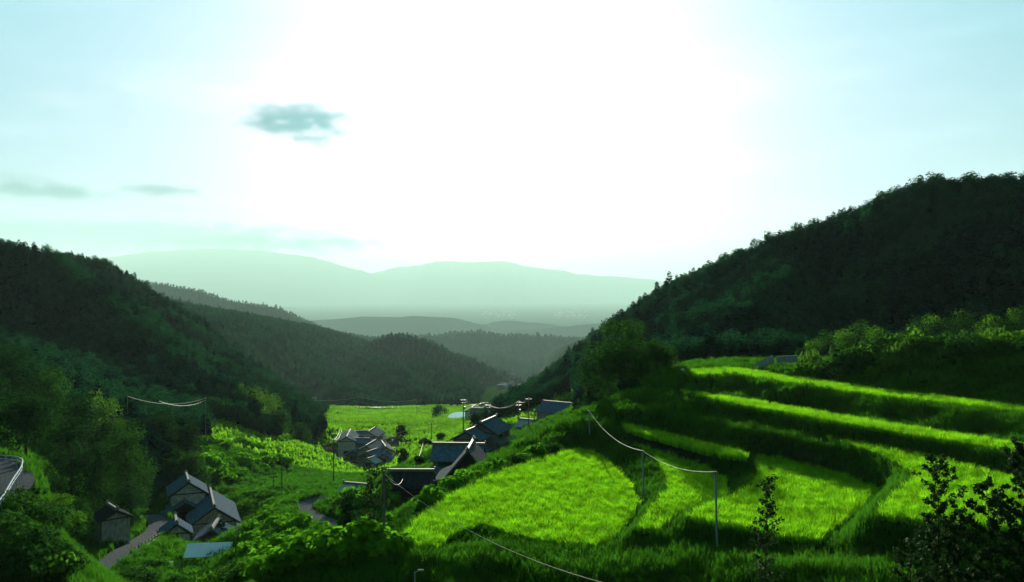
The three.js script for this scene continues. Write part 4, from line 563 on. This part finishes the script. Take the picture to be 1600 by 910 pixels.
for (const [a, b, sag, label] of [[P(455, 621, 560), P(560, 621, 560), 2.2, 'upper bright power line before the far hill, western span'], [P(560, 620, 560), P(650, 625, 560), 2, 'upper bright power line before the far hill, eastern span'], [P(455, 628, 560), P(540, 629, 560), 2, 'lower bright power line before the far hill, western span'], [P(556, 627, 560), P(650, 632, 560), 1.8, 'lower bright power line before the far hill, eastern span'], [P(200, 620, 190), P(322, 622, 230), 1.6, 'upper bright wire in front of the cedar slope'], [P(248, 627, 190), P(320, 626, 230), 1.2, 'lower bright wire in front of the cedar slope']]) wire(label, a, b, sag, a.z < -400 ? 0.075 : 0.032);
for (const [px, top, d, label] of [[560, 619, 560, 'slim pole carrying the bright power lines before the far hill'], [455, 619, 560, 'slim pole at the western end of the bright power lines'], [651, 623, 560, 'slim pole at the eastern end of the bright power lines'], [321, 619, 230, 'slim pole carrying the wires before the cedar slope'], [199, 617, 190, 'slim pole at the western end of the cedar slope wires']]) pole(label, px, d, top, 0, 0.12);
// guard rail on the road bend
{ const t = thing('guard_rail', 'white guard rail round the road bend', 'guard rail', P(0, 785, 78)), o = t.position, c = new THREE.CatmullRomCurve3([P(-60, 850, 66), P(0, 780, 78), P(20, 748, 86), P(33, 728, 92), P(30, 716, 99), P(0, 712, 104), P(-60, 708, 108)].map(v => V3(v.x, v.y, v.z)), false, 'centripetal');
  const top = c.getPoints(60).map(v => v.clone().sub(o)); for (const dy of [0, -0.38]) add('rail', new THREE.TubeGeometry(new THREE.CatmullRomCurve3(top.map(v => v.clone().add(V3(0, dy, 0)))), 60, dy ? 0.05 : 0.08, 6), std(0.32, 0.37, 0.4, 0.6, { specularIntensity: 0 }), t);
  for (let i = 0; i <= 20; i++) { const v = c.getPoint(i / 20).sub(o); add('post', rod(v.clone().add(V3(0, -1.6, 0)), v.clone().add(V3(0, 0.05, 0)), 0.055), std(0.3, 0.34, 0.37, 0.6), t); } }
{ // dark fence and kerb on the lane's outer edge
  const c = new THREE.CatmullRomCurve3(lane.lane.w.map(v => v.clone())), t = thing('lane_fence', 'dark fence along the outer edge of the lane', 'fence', lane.lane.w[4].clone()), o = t.position, k = [];
  for (let i = 0; i <= 26; i++) { const u = 0.16 + i / 26 * 0.62, p = c.getPoint(u), s = c.getTangent(u); const q = p.clone().add(V3(-s.z, 0, s.x).normalize().multiplyScalar(1.75)); k.push(q); if (i > 9) add('post', rod(V3(q.x - o.x, q.y - o.y - 0.5, q.z - o.z), V3(q.x - o.x, q.y - o.y + 0.75, q.z - o.z), 0.09), trimM, t); }
  const rail = k.slice(10).map(q => q.clone().sub(o).add(V3(0, 0.55, 0))); add('rail', new THREE.TubeGeometry(new THREE.CatmullRomCurve3(rail), 40, 0.06, 5), trimM, t);
  tag(add('kerb', new THREE.TubeGeometry(new THREE.CatmullRomCurve3(k.map(q => q.clone().add(V3(0, 0.06, 0)))), 60, 0.14, 6), paleConcrete), 'pale concrete kerb along the lane', null, null, 'structure');
}
// street lamp (unlit) rising at the bottom of the frame
{ const d = 52, b = spot(648, d), top = P(650, 895, d), t = thing('street_lamp', 'slender street lamp in front of the dark paddy bank', 'street lamp', b), h = top.y - b.y; add('shaft', rod(V3(0, -0.5, 0), V3(0, h, 0), 0.05, 0.04), steel, t); add('arm', rod(V3(0, h, 0), V3(0.25, h + 0.12, 0.1), 0.035, 0.03), steel, t); add('lamp_head', box(0.34, 0.08, 0.16, 0.36, h + 0.17, 0.12), std(0.2, 0.25, 0.28, 0.6, { specularIntensity: 0 }), t); }
// notice box on the eastern bank, cover sheets, water pipe
{ const b = spot(1568, 98), t = thing('notice_box', 'small white box on legs on the shaded eastern bank', 'box', b, -0.25), y = (455 - 586) / F * 98 - b.y; add('cabinet', box(0.75, 0.85, 0.3, 0, y, 0), std(0.72, 0.78, 0.8, 0.6), t); add('lid', box(0.95, 0.06, 0.5, 0, y + 0.48, 0.04), std(0.5, 0.55, 0.6), t); for (const x of [-0.3, 0.3]) add('leg', rod(V3(x, -0.3, 0), V3(x, y - 0.42, 0), 0.035), steel, t); }
{ const t = thing('retaining_wall', 'short pale blue concrete wall above the top rice strip', 'wall', P(1210, 572, 122)), o = t.position, m = std(0.3, 0.36, 0.42, 0.8, { map: asphaltTex }); for (const [a, b, h] of [[P(1180, 575, 125), P(1208, 560, 121), 0.95], [P(1214, 562, 121), P(1246, 561, 119), 0.9]]) { const v = b.clone().sub(a), g = box(v.length(), h, 0.25, 0, 0, 0); g.applyMatrix4(new THREE.Matrix4().makeRotationFromEuler(new THREE.Euler(0, Math.atan2(-v.z, v.x), Math.asin(v.y / v.length()), 'YZX'))); const c = a.clone().add(b).multiplyScalar(0.5).sub(o); g.translate(c.x, c.y, c.z); add('panel', g, m, t); } }
{ const b = spot(1067, 121), t = thing('water_drum', 'small pale drum at the end of the top rice strip', 'drum', b); add('barrel', new THREE.LatheGeometry([[0, 0], [0.26, 0], [0.29, 0.1], [0.29, 0.7], [0.24, 0.82], [0, 0.84]].map(p => new THREE.Vector2(...p)), 18), std(0.5, 0.62, 0.75, 0.5), t); add('lid', new THREE.CylinderGeometry(0.2, 0.2, 0.06, 16).translate(0, 0.87, 0), std(0.7, 0.72, 0.75), t); }
renderer.render(scene, camera);
